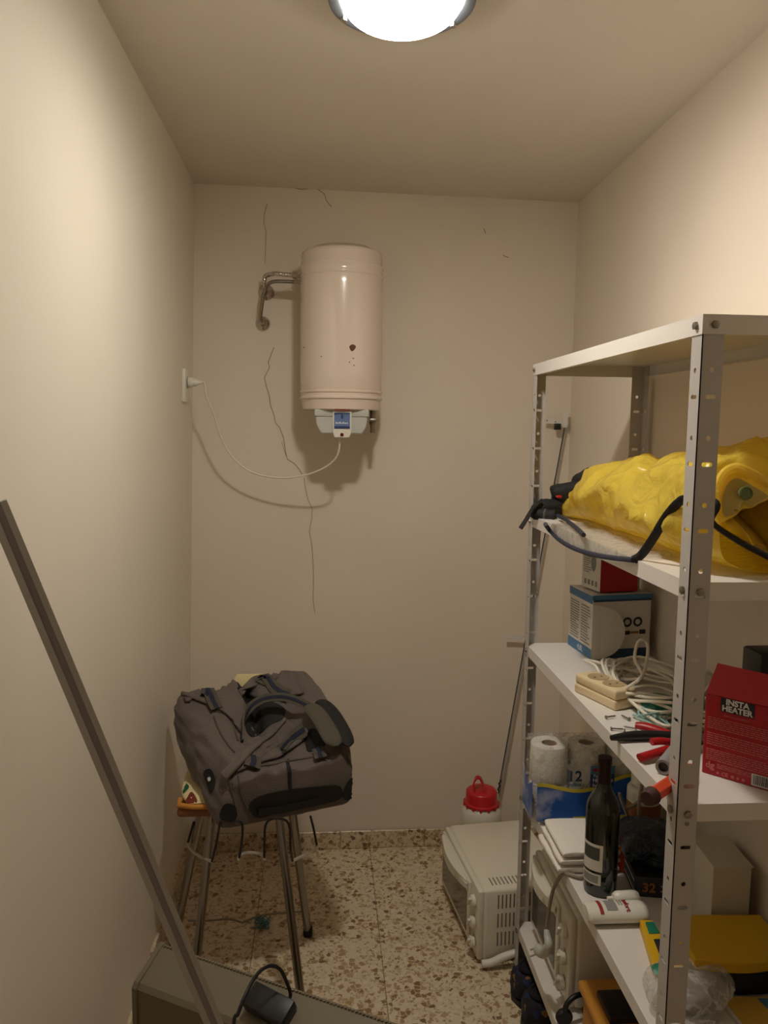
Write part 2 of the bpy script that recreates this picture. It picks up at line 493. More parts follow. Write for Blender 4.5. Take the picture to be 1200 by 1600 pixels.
def surf_path(tree, pts, n=6, off=.003):
    P2 = catmull([Vector((x, y, 0)) for x, y in pts], n); P = []; NN = []
    for q in P2:
        a, nn = on_surf(tree, q.x, q.y, off)
        if a is not None: P.append(a); NN.append(nn)
    # smooth
    for _ in range(2):
        P = [P[0]] + [(P[i-1]+P[i]*2+P[i+1])/4 for i in range(1, len(P)-1)] + [P[-1]]
        NN = [NN[0]] + [(NN[i-1]+NN[i]*2+NN[i+1]).normalized() for i in range(1, len(NN)-1)] + [NN[-1]]
    return P, NN

def surf_strap(tree, pts, width, thick=.003, off=.004, bm=None):
    bm = bm or bmesh.new(); P, NN = surf_path(tree, pts, off=off)
    sides = []
    for i in range(len(P)):
        t = (P[min(i+1, len(P)-1)] - P[max(i-1, 0)]).normalized(); sides.append(t.cross(NN[i]))
    return ribbon(bm, P, sides, width, thick)

def surf_patch(tree, poly, off=.002, rings=5, n=8, bm=None):
    bm = bm or bmesh.new(); pts = catmull([Vector((x, y, 0)) for x, y in poly], n, closed=True)
    c = sum(pts, Vector())/len(pts); rows = []
    cc, _ = on_surf(tree, c.x, c.y, off)
    if cc is None: return bm
    cv = bm.verts.new(cc)
    last = None
    for k in range(1, rings+1):
        row = []
        for q in pts:
            s = c + (q-c)*(k/rings); a, _ = on_surf(tree, s.x, s.y, off)
            row.append(bm.verts.new(a) if a is not None else None)
        for i in range(len(row)):
            j = (i+1) % len(row)
            if last is None:
                vs = [cv, row[i], row[j]]
            else: vs = [last[i], row[i], row[j], last[j]]
            if all(q is not None for q in vs): bm.faces.new(vs)
        last = row
    return bm

# ================================================================== THE ROOM
LWX0, LWX1 = -.505, -.453           # left wall leans in: x at the floor, x at the ceiling
def lwx(z): return LWX0 + (LWX1-LWX0)*z/2.455
RB, RF = .922, .898                 # right wall x at the back and at the front
BY = 2.905; FY = -.55
def rwx(y): return RF + (RB-RF)*(y-1.0)/1.9
ZL, ZR = 2.464, 2.446

floor = struct('floor', rbox(-.56, 1.0, FY-.05, BY+.05, -.06, -.004, 0), 'grout', smooth=False)
xs = [LWX0-.01, -.213, .187, .587, .93]; ys = [FY, -.043, .357, .757, 1.157, 1.557, 1.957, 2.357, 2.757, BY+.02]
for i in range(4):
    for j in range(len(ys)-1):
        g = .0008
        a, b, c, d = xs[i]+g, xs[i+1]-g, ys[j]+g, ys[j+1]-g
        obj('floor_tile', rbox(a, b, c, d, -.004, 0, .0006, 1), 'terrazzo', floor, smooth=False)
def wall(name, a, b, c, d, out, mt, cuts=24):
    """a,b bottom; c,d top (above b,a) ; thickness along out"""
    o = Vector(out)
    bm = bmesh.new(); P = [Vector(q) for q in (a, b, c, d)]
    vs = [bm.verts.new(p) for p in P] + [bm.verts.new(p+o) for p in P]
    for f in ((0,1,2,3),(7,6,5,4),(0,4,5,1),(1,5,6,2),(2,6,7,3),(3,7,4,0)): bm.faces.new([vs[i] for i in f])
    bmesh.ops.recalc_face_normals(bm, faces=bm.faces)
    return struct(name, bm, mt, smooth=False)
wall_back = wall('wall_back', (-.6, BY, -.06), (1.02, BY, -.06), (1.02, BY, 2.5), (-.6, BY, 2.5), (0, .1, 0), 'wall')
wall('wall_left', (LWX0-.001, FY, -.06), (LWX0-.001, BY+.05, -.06), (LWX1, BY+.05, 2.5), (LWX1, FY, 2.5), (-.1, 0, 0), 'wall_left')
wall('wall_right', (rwx(FY), FY, -.06), (rwx(BY+.05), BY+.05, -.06), (rwx(BY+.05), BY+.05, 2.5), (rwx(FY), FY, 2.5), (.1, 0, 0), 'wall')
wall('wall_front', (-.6, FY, -.06), (1.02, FY, -.06), (1.02, FY, 2.5), (-.6, FY, 2.5), (0, -.1, 0), 'wall')
def cz(x): return ZL + (ZR-ZL)*(x+.453)/1.37
struct('ceiling', hexa([(-.6, FY-.05, cz(-.6)), (1.02, FY-.05, cz(1.02)), (1.02, BY+.05, cz(1.02)), (-.6, BY+.05, cz(-.6)),
                        (-.6, FY-.05, 2.56), (1.02, FY-.05, 2.56), (1.02, BY+.05, 2.56), (-.6, BY+.05, 2.56)]), 'ceil', smooth=False)
# skirting: separate terrazzo pieces along the back and left walls
bb = struct('baseboard_back', rbox(LWX0, .92, BY-.008, BY+.002, 0, .066, 0), 'grout', smooth=False)
xj = [LWX0+.002, -.16, .073, .40, .74, .918]
for a, b in zip(xj, xj[1:]):
    obj('skirting_tile', rbox(a+.001, b-.001, BY-.013, BY-.004, .001, .07+random.uniform(-.001, .001), .0015, 1), 'terrazzo', bb, smooth=False)
bl = struct('baseboard_left', rbox(LWX0-.002, LWX0+.006, FY, BY-.014, 0, .066, 0), 'grout', smooth=False)
yj = [FY, .1, .5, .9, 1.3, 1.7, 2.1, 2.5, BY-.015]
for a, b in zip(yj, yj[1:]):
    obj('skirting_tile', rbox(LWX0, LWX0+.011, a+.001, b-.001, .001, .07, .0015, 1), 'terrazzo', bl, smooth=False)
# plaster cracks in the back wall
for pts, wd in (([(418,318),(413,333),(412,348),(416,362),(415,385),(414,412)], .0011),
                ([(428,543),(424,553),(419,566),(421,574),(413,590),(416,604),(421,618),(422,632),(428,648),(430,660),(437,668),(443,684),(446,706),(449,718),(460,724),(468,734),(472,741)], .0017),
                ([(475,746),(477,762),(481,780),(488,796),(487,812),(483,830),(487,850),(489,875),(490,905),(489,935),(492,958)], .0013),
                ([(457,293),(470,296),(494,294),(507,303),(510,314),(518,323)], .0016),
                ([(440,690),(443,700),(447,712)], .0009)):
    bm = bmesh.new(); P = [PY(x, y, BY-.0006) for x, y in pts]
    ribbon(bm, P, (0, 1, 0), .0012, wd)
    obj('crack', bm, 'crack', wall_back, smooth=False)

for pts, wd in (([(786, 398), (790, 401), (795, 402)], .002), ([(756, 357), (759, 365)], .002)):
    P = [PY(x, y, BY-.0004) for x, y in pts]; P = catmull(P, 4)
    obj('plaster_stain', ribbon(bmesh.new(), P, (1, 0, 0), wd, .0003), 'crack', wall_back, smooth=False)

# ================================================================== CEILING LAMP
LX, LY = .144, 1.567
LZ = cz(LX)
lamp = thing('ceiling_lamp', 'round lit ceiling lamp with a metal rim and frosted glass bowl', 'lamp', (LX, LY, LZ))
T = Matrix.Translation((LX, LY, 0))
obj('base_plate', lathe([(0, LZ), (.100, LZ), (.100, 2.440), (0, 2.440)], 48, T), 'rim', lamp)
obj('rim', lathe([(.100, 2.450), (.132, 2.446), (.139, 2.436), (.141, 2.424), (.138, 2.416), (.128, 2.414), (.118, 2.419), (.116, 2.426), (.112, 2.434), (.100, 2.440), (.100, 2.450)], 64, T), 'rim', lamp)
prof = [(.108, 2.438), (.113, 2.428)] + [(.114*math.cos(t)**.85, 2.421-.048*math.sin(t)) for t in [i*PI/2/12 for i in range(12)]] + [(0, 2.373)]
obj('glass_bowl', lathe(prof, 64, T), 'lampglass', lamp)
for a in (150, 30, 270):
    ca, sa = math.cos(math.radians(a)), math.sin(math.radians(a))
    obj('clip', lathe([(0, 2.405), (.006, 2.408), (.007, 2.414), (.005, 2.421), (0, 2.423)], 12, Matrix.Translation((LX+.124*ca, LY+.124*sa, 0))), 'chrome', lamp)

# ================================================================== WATER HEATER
HX, HY, HR = .061, 2.748, .139
heater = thing('water_heater', 'cream enamelled electric water heater hung on the back wall', 'water heater', (HX, HY, 1.68))
T = Matrix.Translation((HX, HY, 0))
obj('tank', lathe([(HR-.002, 1.745), (HR, 1.752), (HR+.001, 1.80), (HR+.001, 2.09), (HR, 2.118), (HR-.001, 2.122)], 72, T), 'enamel', heater)
obj('top_cap', lathe([(HR-.001, 2.12), (HR+.0015, 2.123), (HR+.0025, 2.128), (HR+.0005, 2.132), (HR, 2.136), (HR, 2.148), (HR+.0025, 2.152), (HR+.003, 2.157), (HR, 2.161),
                      (HR-.001, 2.19), (HR-.004, 2.202), (HR-.010, 2.207), (HR-.016, 2.207), (.1, 2.221), (.05, 2.232), (0, 2.236)], 72, T), 'enamel', heater)
obj('bottom_cap', lathe([(HR-.002, 1.746), (HR+.003, 1.744), (HR+.003, 1.738), (HR-.001, 1.736), (HR-.001, 1.726), (HR+.003, 1.723), (HR+.003, 1.717), (HR-.002, 1.714), (HR-.006, 1.682), (HR-.010, 1.679), (HR-.02, 1.682), (0, 1.690)], 72, T), 'enamel_low', heater)
obj('wall_bracket', rbox(HX-.07, HX+.07, HY+.12, BY-.001, 2.08, 2.12, .003), 'enamel', heater)
obj('wall_bracket', rbox(HX-.07, HX+.07, HY+.12, BY-.001, 1.76, 1.80, .003), 'enamel', heater)
tr_h = bvh_of([c for c in heater.children if c.name.startswith('tank')][0])
obj('rust_chip', surf_patch(tr_h, [(546,541),(551,538),(556,541),(554,546),(550,549),(547,546)], .0006, 2, 3), 'rust', heater)
for q in ((552,560),(553,571),(546,566),(502,557),(475,543)):
    obj('rust_chip', surf_patch(tr_h, [(q[0]-1,q[1]),(q[0],q[1]-1.2),(q[0]+1.2,q[1]),(q[0],q[1]+1)], .0006, 1, 2), 'rust', heater)
# thermostat housing under the tank
cb = prism([(-.088, 1.683), (.088, 1.683), (.088, 1.660), (.086, 1.655), (.082, 1.625), (.068, 1.600), (-.068, 1.600), (-.082, 1.625), (-.086, 1.655), (-.088, 1.660)], -.085, .06, Matrix.Translation((HX, HY-.02, 0)))
bmesh.ops.bevel(cb, geom=[e for e in cb.edges], offset=.003, segments=2, affect='EDGES')
box_o = obj('thermostat_housing', cb, 'grey_plastic', heater)
obj('housing_band', rbox(HX-.090, HX+.090, HY-.109, HY+.04, 1.657, 1.681, .003), 'grey_plastic', heater)
fy = HY-.112
fp = prism([(-.031, 1.676), (.031, 1.676), (.031, 1.606), (.025, 1.587), (-.025, 1.587), (-.031, 1.606)], fy-.004, fy+.03, Matrix.Translation((HX+.001, 0, 0)))
bmesh.ops.bevel(fp, geom=fp.edges[:], offset=.0015, segments=1, affect='EDGES')
panel = obj('control_panel', fp, 'white_plastic', heater)
px0 = HX+.001; fz = fy-.004
obj('blue_plate', rbox(px0-.026, px0+.026, fz-.0012, fz, 1.617, 1.670, 0), 'display', panel)
obj('plate_border', prism([(-.026, 1.617), (.026, 1.617), (.026, 1.625), (-.026, 1.625)], fz-.0016, fz-.001, Matrix.Translation((px0, 0, 0))), 'display_dark', panel)
obj('drop_symbol', prism([(0, 1.667), (.004, 1.659), (.0045, 1.655), (.003, 1.651), (0, 1.649), (-.003, 1.651), (-.0045, 1.655), (-.004, 1.659)], fz-.002, fz-.001, Matrix.Translation((px0, 0, 0))), 'display_dark', panel)
bm = bmesh.new()
for i in range(7):
    add_box(bm, px0-.021+i*.006, px0-.017+i*.006, fz-.002, fz-.001, 1.633, 1.633+random.uniform(.004, .010))
obj('plate_print', bm, 'white_print', panel)
obj('indicator_light', lathe([(0, 0), (.0062, 0), (.0055, .003), (0, .0045)], 20, frame((px0, fz, 1.597), (1, 0, 0), (0, 0, 1))), 'red_glow', panel)
bm = bmesh.new()
for i in range(9):
    add_box(bm, HX-.024+i*.0055, HX-.0205+i*.0055, HY-.1352, HY-.131, 1.6755, 1.679+random.uniform(0, .0015))
obj('brand_print', bm, 'red_print', heater)
vx, vy = HX+.108, HY-.035
vb = lathe([(0, 1.685), (.010, 1.685), (.010, 1.655), (.012, 1.654), (.012, 1.634), (.009, 1.632), (.008, 1.604), (.0065, 1.604), (.0065, 1.62), (0, 1.62)], 16, Matrix.Translation((vx, vy, 0)))
obj('safety_valve', vb, 'steel_dull', heater)
obj('valve_lever', rbox(vx-.013, vx+.013, vy-.022, vy-.008, 1.642, 1.652, .002), 'steel_dull', heater)

# pipes beside the heater
rx, ry = frame((0, 0, 0), (1, 0, 0), (0, 0, 1)), None
def rosette(pt, parent, s=1.0):
    mm = frame(pt, (1, 0, 0), (0, 0, 1))           # z axis points to -y (into the room)
    obj('wall_rosette', lathe([(.027*s, 0), (.0265*s, .004), (.020*s, .010), (.011*s, .014), (.010*s, .02), (0, .02)], 32, mm), 'chrome', parent)
    obj('pipe_nut', lathe([(0, .018), (.0115*s, .018), (.0115*s, .034), (.008*s, .037), (0, .037)], 6, mm), 'chrome', parent, angle=20)
r1 = PY(416, 457, BY); r2 = PY(411, 506, BY)
hc = Vector((HX-HR-.002, HY-.01, 0))
z1 = PY(462, 431, HY-.01).z
h1 = thing('flexible_hose', 'braided steel flexible water hose from the upper wall outlet to the heater', 'water pipe', r1)
pa = catmull([(r1.x, BY-.03, r1.z), (r1.x-.002, BY-.055, r1.z+.018), (-.205, BY-.065, z1+.012), (-.190, BY-.09, z1+.016), (-.165, HY-.005, z1+.006), (-.13, HY-.01, z1+.003), (hc.x-.022, hc.y, z1+.003)], 14)
obj('braided_hose', tube(pa, lambda t: .0075+.0007*math.sin(t*330), 12), 'chrome', h1)
rosette(r1, h1, 1.05)
obj('hose_nut', lathe([(0, 0), (.013, 0), (.013, .016), (.010, .02), (.010, .03), (0, .03)], 6, frame((hc.x-.026, hc.y, z1+.003), (0, 1, 0), (0, 0, 1))), 'chrome', h1, angle=20)
h2 = thing('metal_pipe', 'bent bare metal water pipe from the lower wall outlet to the heater', 'water pipe', r2)
pa = catmull([(r2.x, BY-.03, r2.z), (r2.x-.004, BY-.05, r2.z+.02), (-.212, BY-.066, r2.z+.08), (-.209, BY-.07, z1-.045), (-.197, BY-.08, z1-.020), (-.17, HY+.03, z1-.014), (hc.x-.02, hc.y+.03, z1-.014)], 10)
obj('pipe', tube(pa, .0062, 12), 'steel_dull', h2)
rosette(r2, h2, .98)
obj('pipe_fitting', lathe([(0, 0), (.009, 0), (.009, .026), (0, .026)], 6, frame((hc.x-.022, hc.y+.03, z1-.014), (0, 1, 0), (0, 0, 1))), 'chrome', h2, angle=20)

# socket on the left wall and the heater's cord
sx_ = lwx(1.75); sy, sz = 2.733, 1.754
sock = thing('wall_socket', 'white wall socket plate on the left wall near the corner', 'socket', (sx_, sy, sz))
tilt = Matrix.Translation((sx_, sy, sz)) @ Matrix.Rotation(math.atan2(LWX1-LWX0, 2.455), 4, 'Y')
obj('cover_plate', rbox(-.002, .009, -.042, .042, -.056, .056, .004, 2, tilt), 'white_plastic', sock)
obj('socket_well', lathe([(.022, 0), (.022, .0012), (.019, .0014), (.018, .0004), (0, .0004)], 28, tilt @ frame((.009, 0, .012), (0, 1, 0), (0, 0, 1))), 'grey_plastic', sock)
pz = sz+.012
pts = [Vector((sx_+.052, sy, pz)), Vector((sx_+.066, sy, pz-.003))]
for (x, y), Y in zip([(322,619),(333,645),(344,680),(356,705),(376,727),(402,741),(440,747),(478,742),(505,732),(523,718),(530,702)], [2.74,2.75,2.765,2.775,2.785,2.785,2.77,2.74,2.71,2.68,2.665]):
    pts.append(PY(x, y, Y))
pts.append(Vector((HX-.006, HY-.09, 1.60)))
cord = obj('power_cable', tube(catmull(pts, 8), .0032, 8), 'cord_white', heater)
obj('plug', lathe([(0, .002), (.0165, .002), (.0185, .008), (.0185, .014), (.014, .016), (.0135, .020), (.012, .030), (.007, .036), (.0055, .046), (0, .046)], 20, frame((sx_+.0105, sy, pz), (0, 1, 0), (0, 0, 1))), 'white_plastic', cord)


# ================================================================== SHELVING
SX, SW = .579, .315; YN, YF = 1.1877, 2.1667; SH = 1.80
LEVELS = [(1.80, 'top'), (1.383, ''), (1.0134, ''), (.5731, ''), (.1621, '')]
shelf_u = thing('shelving_unit', 'white bolted metal shelving unit with perforated angle uprights along the right wall', 'shelving', ((SX+SX+SW)/2, (YN+YF)/2, 0))
def flange(bm, w, mtx, mirror=False):
    """perforated flange in the local x (0..w), z (0..SH) plane"""
    t = .0016
    rows = []   # (z centre, kind)
    z = SH-.084
    while z > .05:
        rows.append((z, 'r')); 
        if z-.041 > .03: rows.append((z-.041, 's'))
        z -= .105
    cx = w*.53
    def quad(pts):
        f = [bm.verts.new(mtx @ Vector(p)) for p in pts]; bm.faces.new(f)
    def cell(z0, z1, zc, kind):
        K = 12; hole = []; outer = []
        for k in range(K):
            a = 2*PI*(k+.5)/K; c, s = math.cos(a), math.sin(a)
            if kind == 'r': hx, hz = .0042*c, .0042*s
            else: hx, hz = (.0055 if c > 0 else -.0055)+.0035*c, .0035*s
            hole.append((cx+hx, zc+hz))
            m_ = max(abs(c)/(w/2), abs(s)/((z1-z0)/2)); ox, oz = w/2+c/m_, (z0+z1)/2+s/m_
            outer.append((ox, oz))
        corners = {2: (w, z1), 5: (0, z1), 8: (0, z0), 11: (w, z0)}
        for y_ in (0, t):
            hv = [bm.verts.new(mtx @ Vector((a, y_, b))) for a, b in hole]
            ov = [bm.verts.new(mtx @ Vector((a, y_, b))) for a, b in outer]
            for k in range(K):
                j = (k+1) % K
                ring = [ov[k], ov[j], hv[j], hv[k]]
                # corner between outer k and j when they lie on different sides
                (ax, az), (bx, bz) = outer[k], outer[j]
                if abs(ax-bx) > 1e-7 and abs(az-bz) > 1e-7:
                    cxn = ax if abs(ax-w) < 1e-6 or abs(ax) < 1e-6 else bx
                    czn = az if abs(az-z1) < 1e-6 or abs(az-z0) < 1e-6 else bz
                    cv = bm.verts.new(mtx @ Vector((cxn, y_, czn))); ring = [ov[k], cv, ov[j], hv[j], hv[k]]
                bm.faces.new(ring)
            if y_ == 0: h0 = hv
            else: h1_ = hv
        for k in range(K):
            j = (k+1) % K; bm.faces.new((h0[k], h0[j], h1_[j], h1_[k]))
    zc = SH
    prev = SH
    for z, kd in rows:
        hgt = .012
        for y_ in (0, t): quad([(0, y_, z+hgt), (w, y_, z+hgt), (w, y_, prev), (0, y_, prev)])
        cell(z-hgt, z+hgt, z, kd); prev = z-hgt
    for y_ in (0, t): quad([(0, y_, 0), (w, y_, 0), (w, y_, prev), (0, y_, prev)])
    for x_ in (0, w): quad([(x_, 0, 0), (x_, t, 0), (x_, t, SH), (x_, 0, SH)])
    quad([(0, 0, SH), (w, 0, SH), (w, t, SH), (0, t, SH)])
AW = .035
bolt_src = None
def hexbolt():
    return lathe([(0, .0055), (.0035, .0055), (.0062, .0045), (.0066, .0035), (.0066, 0), (0, 0)], 6)
for ix, (X0, dx) in enumerate(((SX, 1), (SX+SW, -1))):
    for iy, (Y0, dy) in enumerate(((YN, 1), (YF, -1))):
        bm = bmesh.new()
        flange(bm, AW, frame((X0, Y0, 0), (dx, 0, 0), (0, dy, 0)) if False else Matrix(((dx,0,0,X0),(0,dy,0,Y0),(0,0,1,0),(0,0,0,1))))
        flange(bm, AW, Matrix(((0,dx,0,X0),(dy,0,0,Y0),(0,0,1,0),(0,0,0,1))))
        bmesh.ops.remove_doubles(bm, verts=bm.verts, dist=1e-6)
        up = obj('upright', bm, 'upright', shelf_u, smooth=False)
        for li, (z, _) in enumerate(LEVELS):
            zc = z-.0155
            for kind in (0, 1):
                if kind == 0: mm = frame((X0+dx*AW*.53, Y0-dy*.0016 if li == 0 else Y0-dy*.0002, zc), (1, 0, 0), (0, 0, dy))
                else: mm = frame((X0-dx*.0016 if li == 0 else X0-dx*.0002, Y0+dy*AW*.53, zc), (0, 0, dx), (0, dy, 0)) if False else frame((X0-dx*.0016 if li == 0 else X0-dx*.0002, Y0+dy*AW*.53, zc), (0, 1, 0), (0, 0, -dx))
                # the z axis of mm must point away from the upright
                zax = mm.to_3x3() @ Vector((0, 0, 1)); want = Vector((0, -dy, 0)) if kind == 0 else Vector((-dx, 0, 0))
                if zax.dot(want) < 0: mm = mm @ Matrix.Rotation(PI, 4, 'X')
                if bolt_src is None:
                    bolt_src = obj('bolt', hexbolt(), 'zinc', None, angle=25)
                    bolt_src.location, bolt_src.rotation_euler = mm.to_translation(), mm.to_euler()
                    bolt_src.parent = up; bolt_src.matrix_parent_inverse = WM(up).inverted()
                else: inst(bolt_src, 'bolt', up, mm)
def tray(z, x0, x1, y0, y1):
    bm = bmesh.new(); t = .001; L_ = .030
    add_box(bm, x0, x1, y0, y1, z-t, z)
    add_box(bm, x0, x0+t, y0, y1, z-L_, z-t); add_box(bm, x1-t, x1, y0, y1, z-L_, z-t)
    add_box(bm, x0+t, x1-t, y0, y0+t, z-L_, z-t); add_box(bm, x0+t, x1-t, y1-t, y1, z-L_, z-t)
    # inward return of the lips
    add_box(bm, x0+t, x0+.012, y0+.036, y1-.036, z-L_, z-L_+t); add_box(bm, x1-.012, x1-t, y0+.036, y1-.036, z-L_, z-L_+t)
    return bm
for li, (z, _) in enumerate(LEVELS):
    if li == 0: a = (SX-.0015, SX+SW+.0015, YN-.0015, YF+.0015)
    else: a = (SX+.0018, SX+SW-.0018, YN+.0018, YF-.0018)
    obj('shelf', tray(z, *a), 'powder', shelf_u, smooth=False)

# ================================================================== STOOL
stool = thing('stool', 'chrome-legged stool with a wooden seat under a grey travel bag', 'stool', (-.235, 2.215, 0))
sc = Vector((-.245, 2.315, 0))
st = rbox(-.165, .15, -.155, .15, .514, .541, .012, 3, Matrix.Translation(sc))
obj('seat', st, 'seat_wood', stool)
legs = [(PY(311, 1284, 2.30), PZ(272, 1474, .012)), (PY(459, 1284, 2.30), PZ(481, 1456, .012)),
        (PY(437, 1282, 2.19), None), (PY(330, 1284, 2.19), None)]
legs[2] = (legs[2][0], PY(472, 1576, 2.03)); legs[3] = (legs[3][0], PY(306, 1512, 2.03))
for a, b in legs:
    d = (a-b).normalized(); top = a + d*((.518-a.z)/d.z); bot = b + d*((.012-b.z)/d.z)
    lg = obj('leg', tube([bot, bot.lerp(top, .5), top], .0125, 16), 'leg_chrome', stool)
    base = Vector((bot.x, bot.y, 0))
    obj('rubber_foot', lathe([(0, 0), (.0145, 0), (.0155, .004), (.0145, .032), (.0128, .034), (0, .034)], 16, Matrix.Translation(base)), 'black_rubber', lg)
# wave of bent wire under the seat
def wire(pts, name, mt, r=.0046): obj(name, tube(catmull(pts, 6), r, 8), mt, stool)
yl, yr = 2.10, 2.32
Lb, Lf = PY(293, 1318, 2.30), PY(331, 1346, 2.10)
wire([Lb, PY(300, 1329, 2.25), PY(314, 1339, 2.17), Lf], 'wire_arc', 'wire_bright')
wire([PY(303, 1284, 2.30), Lb], 'wire_rod', 'black_plastic', .0034); wire([PY(344, 1284, 2.08), PY(338, 1318, 2.09), Lf], 'wire_rod', 'black_plastic', .0034)
Ma, Mb = PY(373, 1344, 2.06), PY(413, 1344, 2.06)
wire([Ma, PY(374, 1338, 2.07), PY(383, 1333, 2.10), PY(393, 1332, 2.11), PY(404, 1334, 2.10), PY(412, 1338, 2.07), Mb], 'wire_arc', 'wire_bright')
wire([PY(368, 1283, 2.06), PY(375, 1284, 2.06), PY(379, 1292, 2.06), PY(378, 1315, 2.06), PY(374, 1340, 2.06)], 'wire_rod', 'black_plastic', .0034)
wire([PY(413, 1340, 2.06), PY(413.5, 1310, 2.06), PY(415, 1290, 2.06), PY(422, 1281, 2.06), PY(436, 1279, 2.06), PY(448, 1283, 2.06), PY(453, 1296, 2.06), PY(454, 1325, 2.07), PY(457, 1345, 2.09)], 'wire_rod', 'black_plastic', .0034)
Ra, Rb = PY(457, 1345, 2.09), PY(495, 1321, 2.28)
wire([Ra, PY(472, 1338, 2.15), PY(486, 1331, 2.22), PY(494, 1325, 2.27), Rb], 'wire_arc', 'wire_bright')
wire([PY(485, 1275, 2.28), PY(490, 1295, 2.28), Rb], 'wire_rod', 'black_plastic', .0034)
bl_, br_ = legs[0], legs[1]
wire([PY(294, 1439, 2.345), PY(330, 1438, 2.345), PY(355, 1436, 2.345), PY(368, 1438, 2.345), PY(380, 1441, 2.345), PY(396, 1434, 2.345), PY(415, 1429, 2.35), PY(450, 1426, 2.36), PY(477, 1424, 2.365)], 'stretcher', 'steel_dull', .0032)

# printed cushion pad, bent up behind the bag
def pad(u, v):
    prof_ = [(2.165, .556), (2.25, .558), (2.34, .566), (2.45, .585), (2.525, .625), (2.562, .70), (2.58, .800)]
    P_ = catmull([Vector((0, a, b)) for a, b in prof_], 6)
    f = v*(len(P_)-1); i = min(int(f), len(P_)-2); p = P_[i].lerp(P_[i+1], f-i); t = (P_[i+1]-P_[i]).normalized(); nn = Vector((0, -t.z, t.y))
    a = u*2*PI; se = lambda q, e: math.copysign(abs(q)**e, q)
    edge = 1-.25*abs(2*v-1)**6
    x = -.245+.01*v + (.170-.105*max(0, v-.45)/.55)*se(math.cos(a), .4)*edge; h = .0135*se(math.sin(a), .7)*(1 if 0 < v < 1 else .05)
    wv = .004*math.sin(v*17+x*20)
    return Vector((x, p.y, p.z)) + nn*(h+wv*(.3))
bm = grid(pad, 40, 30, closed_u=True)
cush = tag(obj('seat_cushion', bm, 'cushion', None, origin=(-.238, 2.25, .5415)), 'cream cushion pad with green and brown print under the travel bag', 'cushion')
tcu = bvh_of(cush)
obj('printed_leaf', surf_patch(tcu, [(282,1188),(290,1202),(288,1216),(280,1230),(274,1224),(277,1204)], .0012, 3), 'cushion_green', cush)
obj('printed_petal', surf_patch(tcu, [(289,1258),(294,1244),(300,1238),(308,1250),(304,1258)], .0012, 2), 'cushion_brown', cush)
obj('orange_piping', tube([(-.405, 2.20, .552), (-.403, 2.166, .551), (-.36, 2.156, .550), (-.27, 2.154, .550), (-.17, 2.156, .550)], .0075, 10), 'cushion_orange', cush)

# ================================================================== TRAVEL BAG
A_, B_ = Vector((-.286, 2.072, .510)), Vector((.100, 2.205, .516))
D_, C_ = Vector((-.234, 2.072, .672)), Vector((.092, 2.205, .684))
E_, H_ = Vector((-.468, 2.42, .66)), Vector((-.050, 2.56, .70))
F_, G_ = Vector((-.462, 2.425, .792)), Vector((-.060, 2.585, .826))
def bag_pt(d):
    """d in [-1,1]^3 cube surface -> rounded, crumpled bag"""
    x, y, z = d
    # round the cube
    k = .42
    L2 = (abs(x)**14+abs(y)**14+abs(z)**14)**(1/14)
    q = Vector((x, y, z))/L2
    s = Vector((x, y, z)).normalized()
    r_ = q*.96+s*.04*1.3
    u, v, h = (r_.x+1)/2, (r_.y+1)/2, (r_.z+1)/2
    bot = (A_*(1-u)+B_*u)*(1-v)+(E_*(1-u)+H_*u)*v
    top = (D_*(1-u)+C_*u)*(1-v)+(F_*(1-u)+G_*u)*v
    p = bot*(1-h)+top*h
    # sunken, folded top
    tz = max(0, min(1, (h-.55)/.45))
    cu = math.exp(-((u-.55)/.26)**2-((v-.42)/.30)**2)
    p.z -= tz*.075*cu
    slit = math.exp(-((u-.50-.12*(v-.8))/.045)**2)*max(0, min(1, (v-.45)/.2))
    p.z -= tz*.045*slit
    fold = abs(noise.noise(Vector((u*5+1.3, v*3.2, h*2))))
    p.z -= tz*.034*(.25-fold)
    rg = 1-2*abs(noise.noise(Vector((u*4.2+9, v*4.2+2, h*3+1))))
    p += Vector((-.3, -.3, .6))*(.006*(rg-.5)*(0 if v < .06 else 1)*(1 if h > .25 else .3))
    # side wall folds
    sw = max(0, 1-u*4)
    nn = noise.noise(Vector((u*3+4, v*4.5+p.z*9, h*5)))
    p += Vector((-.7, -.4, .2))*(.010*nn*sw)
    p += Vector((-.5, -.3, 0))*(.012*sw*math.sin(h*PI))
    w_ = noise.noise_vector(p*12)*.005 + noise.noise_vector(Vector((p.x*40, p.y*22, p.z*22)))*.003
    p += w_*(.5 if v < .08 else 1)
    # right-hand bulge
    p += Vector((.9, -.2, .05))*(.03*max(0, u*3-2)*math.sin(v*PI)*(.5+.5*h))
    return p
def cube_surf(fn, n):
    bm = bmesh.new(); cache = {}
    def V(d):
        k = tuple(round(c*1e4) for c in d)
        if k not in cache: cache[k] = bm.verts.new(fn(d))
        return cache[k]
    for ax in range(3):
        for sg in (-1, 1):
            for i in range(n):
                for j in range(n):
                    q = []
                    for a, b in ((i, j), (i+1, j), (i+1, j+1), (i, j+1)):
                        d = [0, 0, 0]; d[ax] = sg; d[(ax+1) % 3] = 2*a/n-1; d[(ax+2) % 3] = 2*b/n-1; q.append(V(d))
                    bm.faces.new(q if sg > 0 else q[::-1])
    bmesh.ops.recalc_face_normals(bm, faces=bm.faces)
    return bm
bag = thing('travel_bag', 'slumped grey wheeled travel bag lying open on the stool', 'bag', (-.2, 2.25, .56))
body = obj('bag_body', cube_surf(bag_pt, 40), 'bag_fabric', bag, angle=80)
tb = bvh_of(body)
def on_bag(pts, width, mt, name, thick=.003, off=.004): return obj(name, surf_strap(tb, pts, width, thick, off), mt, bag)
